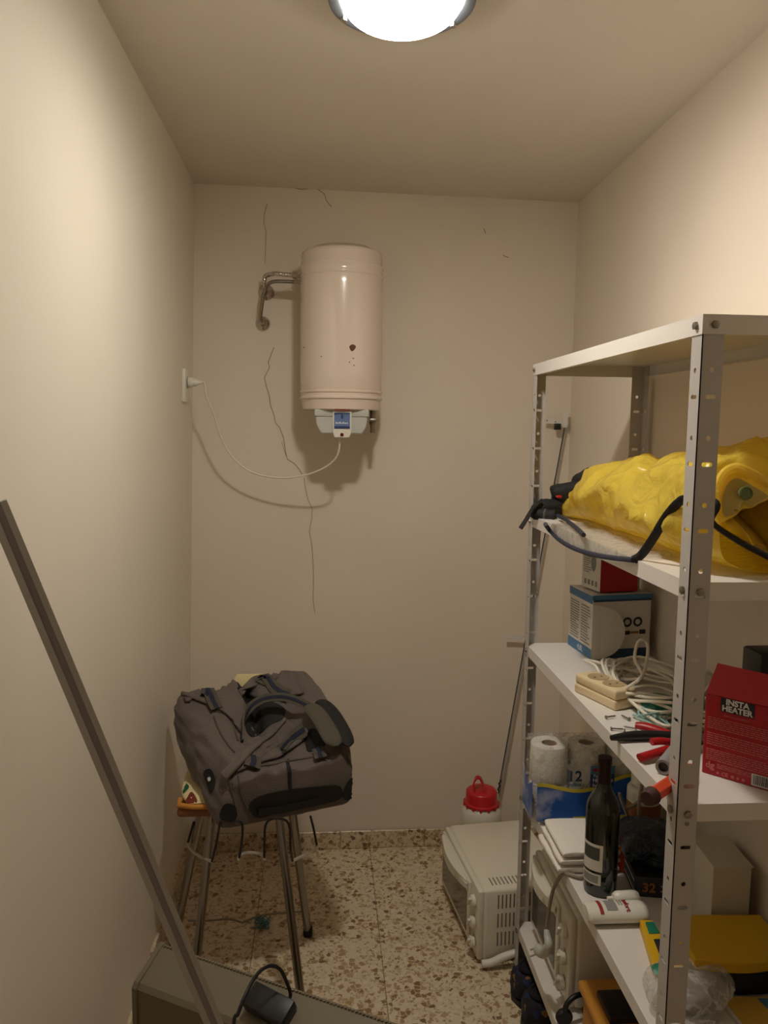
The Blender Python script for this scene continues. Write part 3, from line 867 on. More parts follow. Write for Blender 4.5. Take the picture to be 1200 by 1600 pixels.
# dark open mouth and slit
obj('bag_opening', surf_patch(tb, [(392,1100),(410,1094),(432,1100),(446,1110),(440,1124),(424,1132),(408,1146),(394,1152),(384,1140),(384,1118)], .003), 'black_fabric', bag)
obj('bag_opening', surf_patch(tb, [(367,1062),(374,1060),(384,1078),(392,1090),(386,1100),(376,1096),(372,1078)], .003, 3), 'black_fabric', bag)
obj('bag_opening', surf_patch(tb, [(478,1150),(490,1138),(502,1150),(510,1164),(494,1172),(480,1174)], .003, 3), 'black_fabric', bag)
# separate fabric panels round the mouth, with raised edges
for pg_ in ([(284,1086),(310,1074),(346,1066),(366,1066),(373,1086),(383,1112),(376,1146),(365,1132),(350,1116),(334,1108),(316,1100),(300,1094)],
            [(378,1064),(400,1056),(440,1052),(460,1056),(470,1075),(474,1086),(450,1089),(420,1090),(400,1090),(388,1082)],
            [(370,1206),(392,1178),(424,1150),(444,1130),(466,1138),(484,1140),(478,1156),(456,1174),(430,1188),(400,1196)]):
    obj('top_panel', surf_patch(tb, pg_, .009, 6, 6), 'bag_fabric', bag, solid=.006, angle=60)
# webbing straps with a navy stripe
for pts, wd in (([(320,1073),(326,1086),(331,1100),(337,1112)], .040),
                ([(408,1052),(414,1062),(424,1074),(437,1084),(452,1090)], .042),
                ([(480,1142),(468,1150),(456,1162),(446,1176)], .046),
                ([(392,1187),(392,1196),(391,1203)], .046), ([(495,1176),(500,1182),(502,1190)], .036)):
    sp = on_bag(pts, wd, 'bag_trim', 'strap', .003, .015)
    st_ = surf_strap(tb, pts, wd*.34, .0014, .0178)
    obj('strap_stripe', st_, 'bag_navy', sp)
# piping and zip lines
for pts in ([(311,1072),(318,1094),(330,1108),(348,1114),(360,1122),(366,1140),(372,1158)],
            [(372,1062),(378,1080),(390,1093),(402,1093)],
            [(368,1260),(362,1232),(362,1212),(380,1200),(420,1196),(450,1190),(500,1182),(535,1178),(546,1190),(552,1212)],
            [(372,1212),(376,1236),(384,1258),(398,1274)],
            [(366,1206),(386,1182),(412,1160),(436,1140),(446,1126)],
            [(334,1120),(342,1142),(356,1164),(366,1176)]):
    P, NN = surf_path(tb, pts, 6, .002)
    obj('piping', tube(P, .0026, 6), 'bag_trim', bag)
for pts in ([(448,1190),(452,1205),(452,1216),(453,1230)],):
    on_bag(pts, .010, 'black_fabric', 'front_zip', .003, .003)
# fabric tongue folded over the mouth
P, NN = surf_path(tb, [(356,1214),(380,1186),(406,1164),(430,1144),(446,1126)], 6, .012)
sd = [Vector((.5, -.2, .35))]*len(P)
obj('folded_flap', tube(P, lambda t: .021*(1-.55*t), 14, squash=(.55, 1.0)), 'bag_fabric', bag)
# carry handle arching over the mouth
hp = [PZ(378, 1160, .700), PZ(380, 1130, .735), PZ(390, 1106, .765), PZ(412, 1092, .785), PZ(440, 1089, .79), PZ(462, 1094, .785), PZ(482, 1104, .77)]
hb = ribbon(bmesh.new(), catmull(hp, 8), (.1, .5, .85), .026, .006)
hd = obj('carry_handle', hb, 'bag_trim', bag)
hb = ribbon(bmesh.new(), [p+Vector((0, -.001, .0005)) for p in catmull(hp, 8)], (.1, .5, .85), .009, .0072)
obj('handle_stripe', hb, 'bag_navy', hd)
gp = [PZ(482, 1101, .775), PZ(498, 1118, .76), PZ(512, 1140, .74), PZ(525, 1166, .715)]
obj('handle_grip', tube(catmull(gp, 8), lambda t: .031*max(.04, 1-abs(2*t-1)**7)**.5, 16, squash=(.42, 1)), 'bag_trim', hd)
gp = [PZ(498, 1094, .775), PZ(516, 1112, .76), PZ(530, 1134, .74), PZ(546, 1166, .71)]
obj('handle_grip', tube(catmull(gp, 8), lambda t: .027*max(.04, 1-abs(2*t-1)**7)**.5, 16, squash=(.45, 1)), 'black_fabric', hd)
# wheel housing along the bottom of the end panel, and corner pads
obj('wheel_housing', surf_patch(tb, [(388,1258),(402,1244),(440,1234),(490,1228),(526,1226),(534,1238),(524,1250),(470,1262),(430,1270),(400,1276)], .006, 4), 'black_plastic', bag)
wh = surf_strap(tb, [(402,1266),(430,1263),(460,1257),(496,1249)], .018, .016, .008)
obj('kick_bar', wh, 'black_plastic', bag)
obj('corner_pad', surf_patch(tb, [(344,1276),(352,1256),(366,1258),(370,1274),(360,1284)], .004, 3), 'black_fabric', bag)
obj('corner_pad', surf_patch(tb, [(534,1238),(546,1216),(553,1222),(552,1242),(540,1250)], .004, 3), 'black_fabric', bag)
obj('brand_patch', surf_patch(tb, [(319,1207),(330,1202),(338,1222),(330,1240),(326,1230)], .003, 3), 'black_fabric', bag)
obj('brand_mark', surf_patch(tb, [(326,1216),(330,1214),(331,1219),(328,1221)], .0045, 1), 'white_print', bag)
obj('zip_pull', rbox(-.003, .003, -.002, .002, -.018, 0, .001, 1, Matrix.Translation(on_surf(tb, 450, 1190, .008)[0])), 'black_plastic', bag)

# ================================================================== ALUMINIUM POLE
p1, p2 = PX(2, 806, -.452), PY(331, 1592, 1.25)
d = (p1-p2).normalized(); bot = p2 - d*(p2.z/d.z) ; top = p1 + d*.02
pole = thing('metal_rail', 'long grey aluminium rail with a grooved face leaning against the left wall', 'rail', bot)
face = (EYE-(p1+p2)/2); face = (face - d*face.dot(d)).normalized(); sd = d.cross(face)
wz = .0142
def along(bm, a0, a1, b0, b1):
    """bar between bot and top: a across, b along facing"""
    n0 = bot + d*.012; vs = []
    for q in (n0, top):
        vs += [bm.verts.new(q + sd*a + face*b) for a, b in ((a0, b0), (a1, b0), (a1, b1), (a0, b1))]
    for f in ((0,3,2,1),(4,5,6,7),(0,1,5,4),(1,2,6,5),(2,3,7,6),(3,0,4,7)): bm.faces.new([vs[i] for i in f])
bm = bmesh.new(); along(bm, -wz, -wz*.32, -.010, .012); along(bm, wz*.38, wz, -.010, .012)
obj('flange', bm, 'alu', pole, smooth=False)
bm = bmesh.new(); along(bm, -wz*.32, wz*.38, -.010, .0085)
obj('groove', bm, 'alu_dark', pole, smooth=False)

# ================================================================== CONVECTOR BOX
k1, k2 = PZ(248, 1479, .42), PZ(600, 1600, .42)
ax = (k2-k1); ax.z = 0; LEN = ax.length+.10; ax.normalize(); fwd = Vector((ax.y, -ax.x, 0))
if fwd.y > 0: fwd = -fwd
conv = thing('convector_heater', 'beige-grey metal convector heater standing on the floor beside the stool', 'heater', (k1.x, k1.y, 0))
Mx = Matrix((ax, -fwd, Vector((0, 0, 1)))).transposed().to_4x4(); Mx.translation = Vector((k1.x, k1.y, 0))
# local x along, local y = backwards, z up
prof_ = [(0, .42), (-.075, .383), (-.083, .372), (-.083, .03), (.02, .03), (.02, .405), (.012, .42)]
bm = bmesh.new()
a = [bm.verts.new(Mx @ Vector((.008, y, z))) for y, z in prof_]; b = [bm.verts.new(Mx @ Vector((LEN, y, z))) for y, z in prof_]
bm.faces.new(a); bm.faces.new(b)
for i in range(len(a)): bm.faces.new((a[i], b[i], b[(i+1) % len(a)], a[(i+1) % len(a)]))
obj('casing', bm, 'heaterbox', conv, smooth=False)
for x0, x1 in ((-.004, .008), (LEN, LEN+.012)):
    bm = bmesh.new(); pr = [(y*1.02-.002 if y < 0 else y+.002, z+.003 if z > .1 else z-.03) for y, z in prof_]
    a = [bm.verts.new(Mx @ Vector((x0, y, z))) for y, z in pr]; b = [bm.verts.new(Mx @ Vector((x1, y, z))) for y, z in pr]
    bm.faces.new(a); bm.faces.new(b)
    for i in range(len(a)): bm.faces.new((a[i], b[i], b[(i+1) % len(a)], a[(i+1) % len(a)]))
    obj('end_cap', bm, 'heaterbox', conv, smooth=False)
bm = bmesh.new(); nT = int(LEN/.0085)
for i in range(nT):
    x = .014 + i*(LEN-.02)/nT
    lathe([(0, -.0035), (.0034, -.0025), (.0034, .0025), (0, .0035)], 6, Mx @ Matrix.Translation((x, .005, .4215)), bm)
vt = obj('vent_teeth', bm, 'heaterbox', conv); vt['kind'] = 'stuff'
# power adapter and its lead, lying on the sloping top
ctr = .330
Bm = Mx @ Matrix.Translation((ctr, -.040, .4035)) @ Matrix.Rotation(math.atan2(.037, .075), 4, 'X') @ Matrix.Rotation(-.12, 4, 'Z')
adp = thing('power_adapter', 'black power adapter brick lying on the grey convector heater', 'adapter', (Bm @ Vector((0, 0, 0))))
obj('brick', rbox(-.052, .052, -.028, .024, 0, .030, .004, 2, Bm), 'black_plastic', adp)
e0 = Bm @ Vector((.040, .024, .015))
pl = [Bm @ Vector((.030, .022, .014)), Bm @ Vector((.031, .034, .020)), PY(446, 1530, e0.y+.012), PY(437, 1514, e0.y+.010), PY(424, 1509, e0.y), PY(408, 1516, e0.y-.02), PY(394, 1534, e0.y-.05), PY(382, 1558, e0.y-.08), PY(372, 1584, e0.y-.10), PY(364, 1612, e0.y-.115)]
end = pl[-1]; pl += [Vector((end.x-.01, end.y-.02, .2)), Vector((end.x-.03, end.y-.02, .05)), Vector((end.x-.02, end.y-.06, .009)), Vector((end.x+.1, end.y-.1, .009))]
obj('lead', tube(catmull(pl, 8), .0038, 8), 'black_plastic', adp)

# ================================================================== MINI OVENS
def mini_oven(label, mtx, Lg, Dp, Ht, vents=True):
    """local: x along the front (from the knob end), y depth (front at 0), z up"""
    t = thing('mini_oven', label, 'oven', mtx @ Vector((Lg/2, Dp/2, 0)))
    ft = .012
    obj('casing', rbox(0, Lg, .012, Dp, ft, Ht, .010, 3, mtx), 'oven_white', t)
    for a in (.03, Lg-.03):
        for b in (.04, Dp-.04):
            obj('foot', lathe([(0, 0), (.011, 0), (.012, .005), (.010, ft+.002), (0, ft+.002)], 14, mtx @ Matrix.Translation((a, b, 0))), 'oven_white', t)
    kp = .078
    obj('front_frame', rbox(.003, Lg-.003, -.004, .014, ft+.003, Ht-.004, .005, 2, mtx), 'oven_white', t)
    dr = obj('door', rbox(kp, Lg-.008, -.013, -.004, ft+.022, Ht-.016, .003, 2, mtx), 'oven_white', t)
    obj('door_glass', rbox(kp+.016, Lg-.024, -.0145, -.012, ft+.040, Ht-.058, .001, 1, mtx), 'oven_glass', dr)
    # bowed handle
    hz = Ht-.030; pts = []
    def hf(u, v):
        x = kp+.012 + u*(Lg-kp-.032); bow = math.sin(u*PI)
        if v < .5: y = -.013-.030*bow; z = hz + .020 - .040*v*2*(1 if True else 0)
        else: y = -.013; z = hz - .020 + .040*(v-.5)*2
        return mtx @ Vector((x, y, z))
    bm = bmesh.new(); n = 16; rows = []
    for i in range(n+1):
        u = i/n; x = kp+.010+u*(Lg-kp-.028); bow = math.sin(u*PI)**.8
        rows.append([bm.verts.new(mtx @ Vector(p)) for p in ((x, -.010, hz+.012), (x, -.013-.026*bow, hz+.010), (x, -.013-.026*bow, hz-.010-.012*bow), (x, -.018-.016*bow, hz-.012-.012*bow), (x, -.018-.016*bow, hz+.004), (x, -.010, hz+.006))])
    for a, b in zip(rows, rows[1:]):
        for k in range(6): bm.faces.new((a[k], a[(k+1) % 6], b[(k+1) % 6], b[k]))
    bm.faces.new(rows[0]); bm.faces.new(rows[-1][::-1])
    obj('handle', bm, 'oven_white', dr, angle=50)
    for kz in (Ht*.78, Ht*.50, Ht*.23):
        kn = obj('knob', lathe([(0, .002), (.019, .002), (.018, .012), (.013, .016), (0, .017)], 24, mtx @ frame((kp*.5, -.004, kz), (1, 0, 0), (0, 0, 1))), 'oven_white', t)
        obj('knob_grip', rbox(-.004, .004, -.017, .017, .014, .024, .002, 2, mtx @ frame((kp*.5, -.004, kz), (1, 0, 0), (0, 0, 1)) @ Matrix.Rotation(.6, 4, 'Z')), 'oven_white', kn)
    if not vents: return t
    # vent slots on the knob-side panel and on the top
    bm = bmesh.new()
    for g in range(3):
        z0 = ft + .045 + g*.060
        for i in range(9):
            y = .055 + i*.0125
            add_box(bm, -.0006, .001, y, y+.0045, z0, z0+.044, mtx)
    obj('side_vents', bm, 'dark_slot', t, smooth=False)
    bm = bmesh.new()
    for i in range(10):
        y = .045 + i*.0125
        add_box(bm, .026, .066, y, y+.004, Ht-.001, Ht+.0005, mtx)
    obj('top_vents', bm, 'dark_slot', t, smooth=False)
    return t
o1 = Vector((.478, 2.203, 0)); fdir = Vector((-.045, .42, 0)).normalized(); ddir = Vector((fdir.y, -fdir.x, 0))
m1 = Matrix((fdir, ddir, Vector((0, 0, 1)))).transposed().to_4x4(); m1.translation = o1
mini_oven('white mini oven standing on the floor against the far end of the shelving', m1, .405, .29, .238)
m2 = Matrix((Vector((0, 1, 0)), Vector((1, 0, 0)), Vector((0, 0, 1)))).transposed().to_4x4(); m2.translation = Vector((.622, 1.79, .1622))
mini_oven('white mini oven on the bottom shelf of the metal unit', m2, .335, .25, .255, vents=False)
# loose white plastic handle on the floor
hl = [PZ(753, 1506, .012), PZ(768, 1504, .012), PZ(785, 1496, .012), PZ(806, 1489, .012), PZ(826, 1487, .012), PZ(842, 1490, .012)]
hl = [PY(x, y, 2.184) if p.y > 2.184 else p for p, (x, y) in zip(hl, ((753, 1506), (768, 1504), (785, 1496), (806, 1489), (826, 1487), (842, 1490)))]
tag(obj('tray_gripper', tube(catmull(hl, 8), .012, 12, squash=(.95, 1.0)), 'white_plastic', None, origin=(hl[2].x, hl[2].y, 0)),
    'curved white plastic tray gripper lying on the floor in front of an oven', 'gripper')

# ================================================================== JUG
jx, jy = .587, 2.735
jug = thing('plastic_jug', 'pale plastic jug with a red screw lid behind the floor oven', 'jug', (jx, jy, 0))
T = Matrix.Translation((jx, jy, 0))
obj('jug_body', lathe([(0, .002), (.066, 0), (.074, .01), (.075, .20), (.073, .225), (.064, .243), (.054, .250), (.052, .262), (0, .262)], 40, T), 'jug', jug)
lid = obj('lid', lathe([(.062, .250), (.064, .252), (.064, .258), (.058, .262), (.057, .296), (.053, .302), (.044, .305), (0, .306)], 40, T), 'red_plastic', jug)
bm = bmesh.new()
for k in range(14):
    a = 2*PI*k/14
    add_box(bm, .060, .067, -.004, .004, .246, .257, T @ Matrix.Rotation(a, 4, 'Z'))
obj('lid_teeth', bm, 'red_plastic', lid)
lp = [Vector((jx-.030, jy-.02, .303)), Vector((jx-.034, jy-.015, .330)), Vector((jx-.022, jy-.008, .350)), Vector((jx-.006, jy, .345)), Vector((jx+.004, jy-.008, .322)), Vector((jx+.012, jy-.028, .300))]
obj('lid_loop', ribbon(bmesh.new(), catmull(lp, 8), (.25, .95, 0), .020, .006), 'red_plastic', lid)

# ================================================================== LEANING ROD IN THE CORNER
ra, rb = Vector((.655, BY-.035, .004)), Vector((.900, BY-.022, 1.655))
rod = thing('leaning_rod', 'thin white metal rod with two cross brackets leaning in the back corner', 'rod', ra)
obj('bar', tube([ra, (ra+rb)/2, rb], .005, 8, squash=(.5, 1), upv=(0, 1, 0)), 'upright', rod)
off = Vector((-.010, -.010, 0))
obj('black_cord', tube([ra.lerp(rb, .14)+off, ra.lerp(rb, .5)+off, rb+off+Vector((0, 0, -.03))], .0018, 6), 'black_plastic', rod)
bx0 = PY(851, 661, BY-.035); bx1 = PY(887, 657, BY-.035)
bt = obj('bracket', ribbon(bmesh.new(), [PY(851, 657, BY-.035), PY(888, 661, BY-.035)], (0, 0, 1), .016, .003), 'powder', rod)
obj('bracket_clip', ribbon(bmesh.new(), [PY(884, 643, BY-.038), PY(882, 668, BY-.038)], (1, 0, 0), .018, .004), 'powder', rod)
obj('cord_grip', rbox(-.012, .012, -.008, .008, -.013, .010, .002, 2, Matrix.Translation(PY(871, 666, BY-.045))), 'black_plastic', rod)
for q in ((855, 657), (868, 659)):
    obj('bracket_hole', lathe([(0, 0), (.0022, 0), (.0022, .0006), (0, .0006)], 10, frame(PY(*q, BY-.0368), (1, 0, 0), (0, 0, 1))), 'black_plastic', bt)
obj('bracket', ribbon(bmesh.new(), [PY(790, 996, BY-.03), PY(822, 998, BY-.03)], (0, 0, 1), .016, .003), 'powder', rod)
lp = [ra.lerp(rb, .135+.004*i)+off+Vector((.004*math.sin(i*1.9), -.002, 0)) for i in range(9)]
obj('cord_knot', tube(catmull(lp, 5), .0026, 6), 'black_plastic', rod)

# ================================================================== SLIPPERS, THREAD, LOOSE CABLE
def slipper(label, c, ang, s=1.0):
    mm = Matrix.Translation(c) @ Matrix.Rotation(ang, 4, 'Z') @ Matrix.Scale(s, 4)
    t = thing('slipper', label, 'slipper', c)
    secs = [(-.10, .024, .060), (-.092, .034, .072), (-.06, .040, .078), (-.01, .041, .076), (.04, .045, .066), (.08, .044, .052), (.108, .034, .040), (.122, .016, .030)]
    bm = bmesh.new(); rows = []
    for x, w_, h_ in secs:
        row = []
        for k in range(16):
            a = 2*PI*k/16; yy = w_*math.copysign(abs(math.cos(a))**.8, math.cos(a)); zz = .012+(h_-.012)*.5*(1+math.copysign(abs(math.sin(a))**.8, math.sin(a)))
            row.append(bm.verts.new(mm @ Vector((x, yy, zz))))
        rows.append(row)
    for a, b in zip(rows, rows[1:]):
        for k in range(16): bm.faces.new((a[k], a[(k+1) % 16], b[(k+1) % 16], b[k]))
    bm.faces.new(rows[0][::-1]); bm.faces.new(rows[-1])
    obj('upper', bm, 'slipper', t, angle=70)
    out = [(-.105, 0), (-.095, .032), (-.04, .040), (.04, .046), (.09, .044), (.12, .025), (.13, 0), (.12, -.025), (.09, -.044), (.04, -.046), (-.04, -.040), (-.095, -.032)]
    bm = bmesh.new(); a = [bm.verts.new(mm @ Vector((x, y, 0))) for x, y in out]; b = [bm.verts.new(mm @ Vector((x, y, .014))) for x, y in out]
    bm.faces.new(a); bm.faces.new(b)
    for i in range(len(a)): bm.faces.new((a[i], a[(i+1) % len(a)], b[(i+1) % len(a)], b[i]))
    obj('sole', bm, 'black_rubber', t)
    cf = [(-.085+.05*(1+math.cos(2*PI*k/20)), .032*math.sin(2*PI*k/20)) for k in range(20)]
    bm = bmesh.new(); ring = [Vector((x, y, .080-.10*max(0, x+.01)*.5)) for x, y in cf]
    tube([mm @ p for p in ring], .005*s, 8, bm, closed=True)
    obj('cuff', bm, 'slipper_in', t)
    bm = bmesh.new(); lo = [bm.verts.new(mm @ (p+Vector((0, 0, .001)))) for p in ring]; bm.faces.new(lo)
    obj('foot_opening', bm, 'slipper_in', t)
slipper('dark floral slipper beneath the shelf, beside the far upright', Vector((.668, 2.070, 0)), .12, 1.2)
slipper('dark floral slipper beneath the shelf, the one away from the far upright', Vector((.672, 1.955, 0)), -.05, 1.2)
ct = PZ(410, 1443, .006); pts = []
random.seed(3)
for i in range(42): pts.append(ct + Vector((random.uniform(-.027, .027), random.uniform(-.035, .035), random.uniform(-.003, .012))))
tag(obj('blue_thread', tube(catmull(pts, 5), .0015, 5), 'blue_fluff', None, origin=(ct.x, ct.y, 0)), 'small tangle of blue thread on the floor under the stool', 'thread')

# ================================================================== SHELF 2: bags
Z2, Z3, Z4, Z5 = 1.3832, 1.0136, .5733, .1623
secs = [(2.115, .652, .668, .016), (2.06, .646, .735, .065), (1.96, .640, .86, .128), (1.82, .632, .884, .152), (1.62, .625, .886, .172), (1.42, .618, .886, .196), (1.33, .622, .886, .206), (1.28, .632, .885, .185), (1.245, .66, .872, .115)]
def bag_sec(v):
    f = v*(len(secs)-1); i = min(int(f), len(secs)-2); k = f-i; k = k*k*(3-2*k)*.5+k*.5
    return [a+(b-a)*k for a, b in zip(secs[i], secs[i+1])]
def ybag(u, v):
    Y, xl, xr, h = bag_sec(v)
    a = u*2*PI; se = lambda q, e: math.copysign(abs(q)**e, q)
    cx, hw = (xl+xr)/2, (xr-xl)/2
    x = cx + hw*se(math.cos(a), .75); z = Z2+.003 + h*(.5+.5*se(math.sin(a), .75))
    # lift: keep a rounder top
    p = Vector((x, Y, z)); q = Vector((x*6.5, Y*4.5, z*7.5))
    r_ = 1-2*abs(noise.noise(q+Vector((3, 1, 9)))); r2 = 1-2*abs(noise.noise(q*2.3+Vector((8, 4, 2))))
    r3 = 1-2*abs(noise.noise(q*4.6+Vector((1, 7, 5))))
    k = .030*(r_-.4) + .014*(r2-.4) + .004*(r3-.4)
    top = max(0, (z-Z2-.01)/.06); top = min(1, top)
    dirv = Vector((math.cos(a), 0, math.sin(a)))
    p += dirv*k*top*min(1, h/.1)
    if p.x > .889: p.x = .889-(p.x-.889)*.05
    p.z = max(p.z, Z2+.003)
    return p
bm = grid(ybag, 96, 120, closed_u=True)
for v in (0, 1):
    ring = [w_ for w_ in bm.verts if abs(w_.co.y-(secs[0][0] if v == 0 else secs[-1][0])) < 1e-5]
yb = thing('yellow_plastic_bag', 'large crumpled yellow plastic bag filling the shelf below the top', 'bag', (.75, 1.65, Z2+.003))
ybo = obj('bag_film', bm, 'yellow_film', yb, angle=70)
ty = bvh_of(ybo)
# torn opening with pale contents on the right
obj('rolled_rim', tube(surf_path(ty, [(1120,800),(1118,765),(1130,740),(1150,732),(1172,742),(1200,760)], 6, .006)[0], .008, 8), 'yellow_film', yb)
pl_ = surf_patch(ty, [(1128,800),(1132,764),(1150,748),(1175,760),(1205,785),(1205,845),(1180,850),(1150,835)], .003, 4)
obj('pale_contents', pl_, mat('pale_yellow_content', (196, 176, 96), .5), yb)
obj('contents_disc', lathe([(0, .004), (.008, .004), (.0095, .006), (.0115, .005), (.0115, 0)], 24, frame(on_surf(ty, 1163, 772, .004)[0], (1, 0, 0), (0, .25, 1))), mat('green_disc', (112, 124, 70), .4), yb)
obj('contents_fold', tube(surf_path(ty, [(1152,805),(1165,822),(1180,845),(1188,862)], 6, .008)[0], .012, 10, squash=(.6, 1)), mat('cream_content', (206, 188, 132), .7), yb)

# clear vinyl cover with navy piping lying along the shelf edge
hem_px = [(850,818),(860,830),(876,845),(900,858),(930,867),(960,872),(990,875)]
hem = [PX(x, y, .571) for x, y in hem_px]
hem[0] = PZ(852, 819, Z2+.006); hem[-1] = PX(990, 875, .574)
hemc = catmull(hem, 8)
def vinyl(u, v):
    f = v*(len(hemc)-1); i = min(int(f), len(hemc)-2); p = hemc[i].lerp(hemc[i+1], f-i)
    e_ = Vector((.5745, p.y, Z2+.0045)); n_ = Vector((.665, p.y+.01, Z2+.003+.005*abs(math.sin(v*19))))
    if p.x > e_.x: e_ = p.lerp(n_, .2)
    return p.lerp(e_, u*2) if u < .5 else e_.lerp(n_, u*2-1)
vin = thing('vinyl_cover', 'clear vinyl garment cover with navy piping along the shelf edge below the yellow bag', 'garment cover', (.60, 1.7, Z2))
vo = obj('vinyl_sheet', grid(vinyl, 12, 50), 'clear_sheet', vin)
obj('navy_piping', tube(hemc, .0055, 8), 'navy_piping', vin)
hem2 = [PZ(x, y, Z2+.012) for x, y in ((872,806),(888,815),(904,828),(912,836))]
obj('navy_piping', tube(catmull(hem2, 8), .0052, 8), 'navy_piping', vin)
sp = [hem[-1], PX(1003, 866, .588), PX(1020, 842, .596), PX(1036, 815, .602), PX(1050, 796, .605), PX(1062, 784, .607), PX(1074, 779, .612)]
sp += [Vector((.640, 1.232, PX(1074, 779, .612).z-.002)), PY(1112, 814, 1.212), PY(1150, 843, 1.210), PY(1200, 870, 1.206), PY(1240, 890, 1.2)]
obj('black_strap', tube(catmull(sp, 8), .0082, 10, squash=(1.0, .5)), 'black_fabric', vin)

# black folded pouch at the far end of the shelf
bp_ = thing('black_pouch', 'black folded pouch with a hanging strap at the far end of the yellow bag shelf', 'pouch', (.70, 2.10, Z2+.005))
q0, q1 = PY(827, 803, 2.10), PY(868, 806, 2.06)
obj('pouch_body', lump((.705, 2.115, Z2+.048), (.082, .042, .046), .18, 16, 4, 40, Z2+.008, 2.4, .10, 22), 'black_fabric', bp_)
obj('pouch_top', lump((.735, 2.125, Z2+.093), (.045, .034, .035), .25, 18, 9, 32, None, 2.3, .12, 25), 'black_fabric', bp_)
obj('rolled_end', tube(catmull([q0, q0.lerp(q1, .3)+Vector((0, 0, .002)), q0.lerp(q1, .7), q1], 8), lambda t: .0165*(min(1, .35+t*3.2)), 16), 'black_fabric', bp_)
obj('end_band', tube([q0.lerp(q1, .60), q0.lerp(q1, .66)], .0172, 16), 'bag_trim', bp_)
obj('strap', ribbon(bmesh.new(), catmull([PY(846, 780, 2.08), PY(832, 795, 2.07), PY(822, 812, 2.065), PY(813, 826, 2.065)], 6), (.5, -.2, .5), .012, .003), 'black_fabric', bp_)
obj('pouch_side', lump(PY(856, 796, 2.105), (.046, .024, .022), .2, 22, 5, 32, Z2+.008, 2.3, .12, 26), 'black_fabric', bp_)
obj('red_lining', lump(PY(873, 776, 2.062), (.009, .005, .004), .2, 30, 2, 16), 'tool_red', bp_)

# ================================================================== SHELF 3
def block(poly, z0, z1, inset=0):
    bm = bmesh.new(); a = [bm.verts.new((x, y, z0)) for x, y in poly]; b = [bm.verts.new((x, y, z1)) for x, y in poly]
    bm.faces.new(a); bm.faces.new(b)
    for i in range(len(a)): bm.faces.new((a[i], a[(i+1) % len(a)], b[(i+1) % len(a)], b[i]))
    bmesh.ops.recalc_face_normals(bm, faces=bm.faces)
    bmesh.ops.bevel(bm, geom=bm.edges[:], offset=.0012, segments=1, affect='EDGES')
    return bm
def face_frame(a, b, z, out=.0006):
    """frame at foot a of a vertical face running a->b: x along, y up, z outwards to the room"""
    a, b = Vector((a[0], a[1], z)), Vector((b[0], b[1], z)); mm = frame(a, b-a, (0, 0, 1))
    zz = mm.to_3x3() @ Vector((0, 0, 1))
    mm.translation = a + zz*out
    return mm
def plate(name, mm, x0, x1, y0, y1, mt, parent, t=.0006): return obj(name, rbox(x0, x1, y0, y1, 0, t, 0, 1, mm), mt, parent, smooth=False)
def print_lines(mm, x0, x1, y0, y1, rows, mt, parent, name='fine_print', gap=.45, seed=1, t=.0005):
    rnd = random.Random(seed); bm = bmesh.new(); st = (y1-y0)/rows
    for i in range(rows):
        y = y1-(i+1)*st; xe = x1-(x1-x0)*(rnd.random()*.35 if rnd.random() < .4 else rnd.random()*.06); x = x0
        while x < xe-.001:
            w_ = min(xe-x, rnd.uniform(.004, .012)); add_box(bm, x, x+w_, y, y+st*gap, 0, t, mm); x += w_+.0014
    return obj(name, bm, mt, parent, smooth=False)

P0, P1, P2, P3 = (.713, 1.995), (.884, 2.022), (.876, 2.150), (.700, 2.150)
bb_ = thing('blue_white_box', 'blue and white product carton with an open white flap on the middle shelf', 'box', (.79, 2.08, Z3))
BH = .172
obj('carton', block([P0, P1, P2, P3], Z3, Z3+BH), 'card_white', bb_)
lf = face_frame(P3, P0, Z3); LL = (Vector(P0)-Vector(P3)).length
plate('blue_band', lf, .001, LL-.001, BH-.022, BH-.001, 'card_blue', bb_); plate('blue_band', lf, .001, LL-.001, .001, .028, 'card_blue', bb_)
print_lines(lf, .012, LL*.46, .036, BH-.030, 15, 'card_grey', bb_, seed=2, gap=.36); print_lines(lf, LL*.54, LL-.010, .036, BH-.030, 14, 'card_grey', bb_, seed=3, gap=.36)
text('lettering', '4,8L', .022, 'white_print', bb_, lf @ Matrix.Translation((LL*.55, .014, .0008)))
ff = face_frame(P0, P1, Z3); FL = (Vector(P1)-Vector(P0)).length
plate('blue_band', ff, .001, FL-.001, BH-.016, BH-.001, 'card_dkblue', bb_); plate('blue_band', ff, .001, FL-.001, .001, .026, 'card_dkblue', bb_)
plate('lid_edge', ff @ Matrix.Translation((0, 0, .0006)), -.002, FL+.002, BH-.010, BH+.002, 'card_blue', bb_)
for i in (0, 1):
    obj('ring_picture', lathe([(.0075, 0), (.0135, 0), (.0125, .0014), (.0085, .0014), (.0075, 0)], 28, ff @ Matrix.Translation((.103+i*.031, .098, .0004))), 'card_dark', bb_)
plate('picture', ff, .088, .112, .064, .074, 'card_dark', bb_); plate('picture', ff, .114, .138, .066, .072, 'brown_label', bb_); plate('picture', ff, .140, .158, .064, .076, 'card_dark', bb_)
fl = [(0, .002)] + [(.088*math.cos(t)**.75 if math.cos(t) > 0 else 0, .075+.073*math.sin(t)) for t in [-PI/2+PI*i/18 for i in range(19)]] + [(0, .148)]
bm = bmesh.new(); vs = [bm.verts.new(ff @ Vector((x, y, .004+.05*x+.9*x*x))) for x, y in fl]; bm.faces.new(vs)
obj('open_flap', bm, 'card_white', bb_, smooth=False, solid=.001)

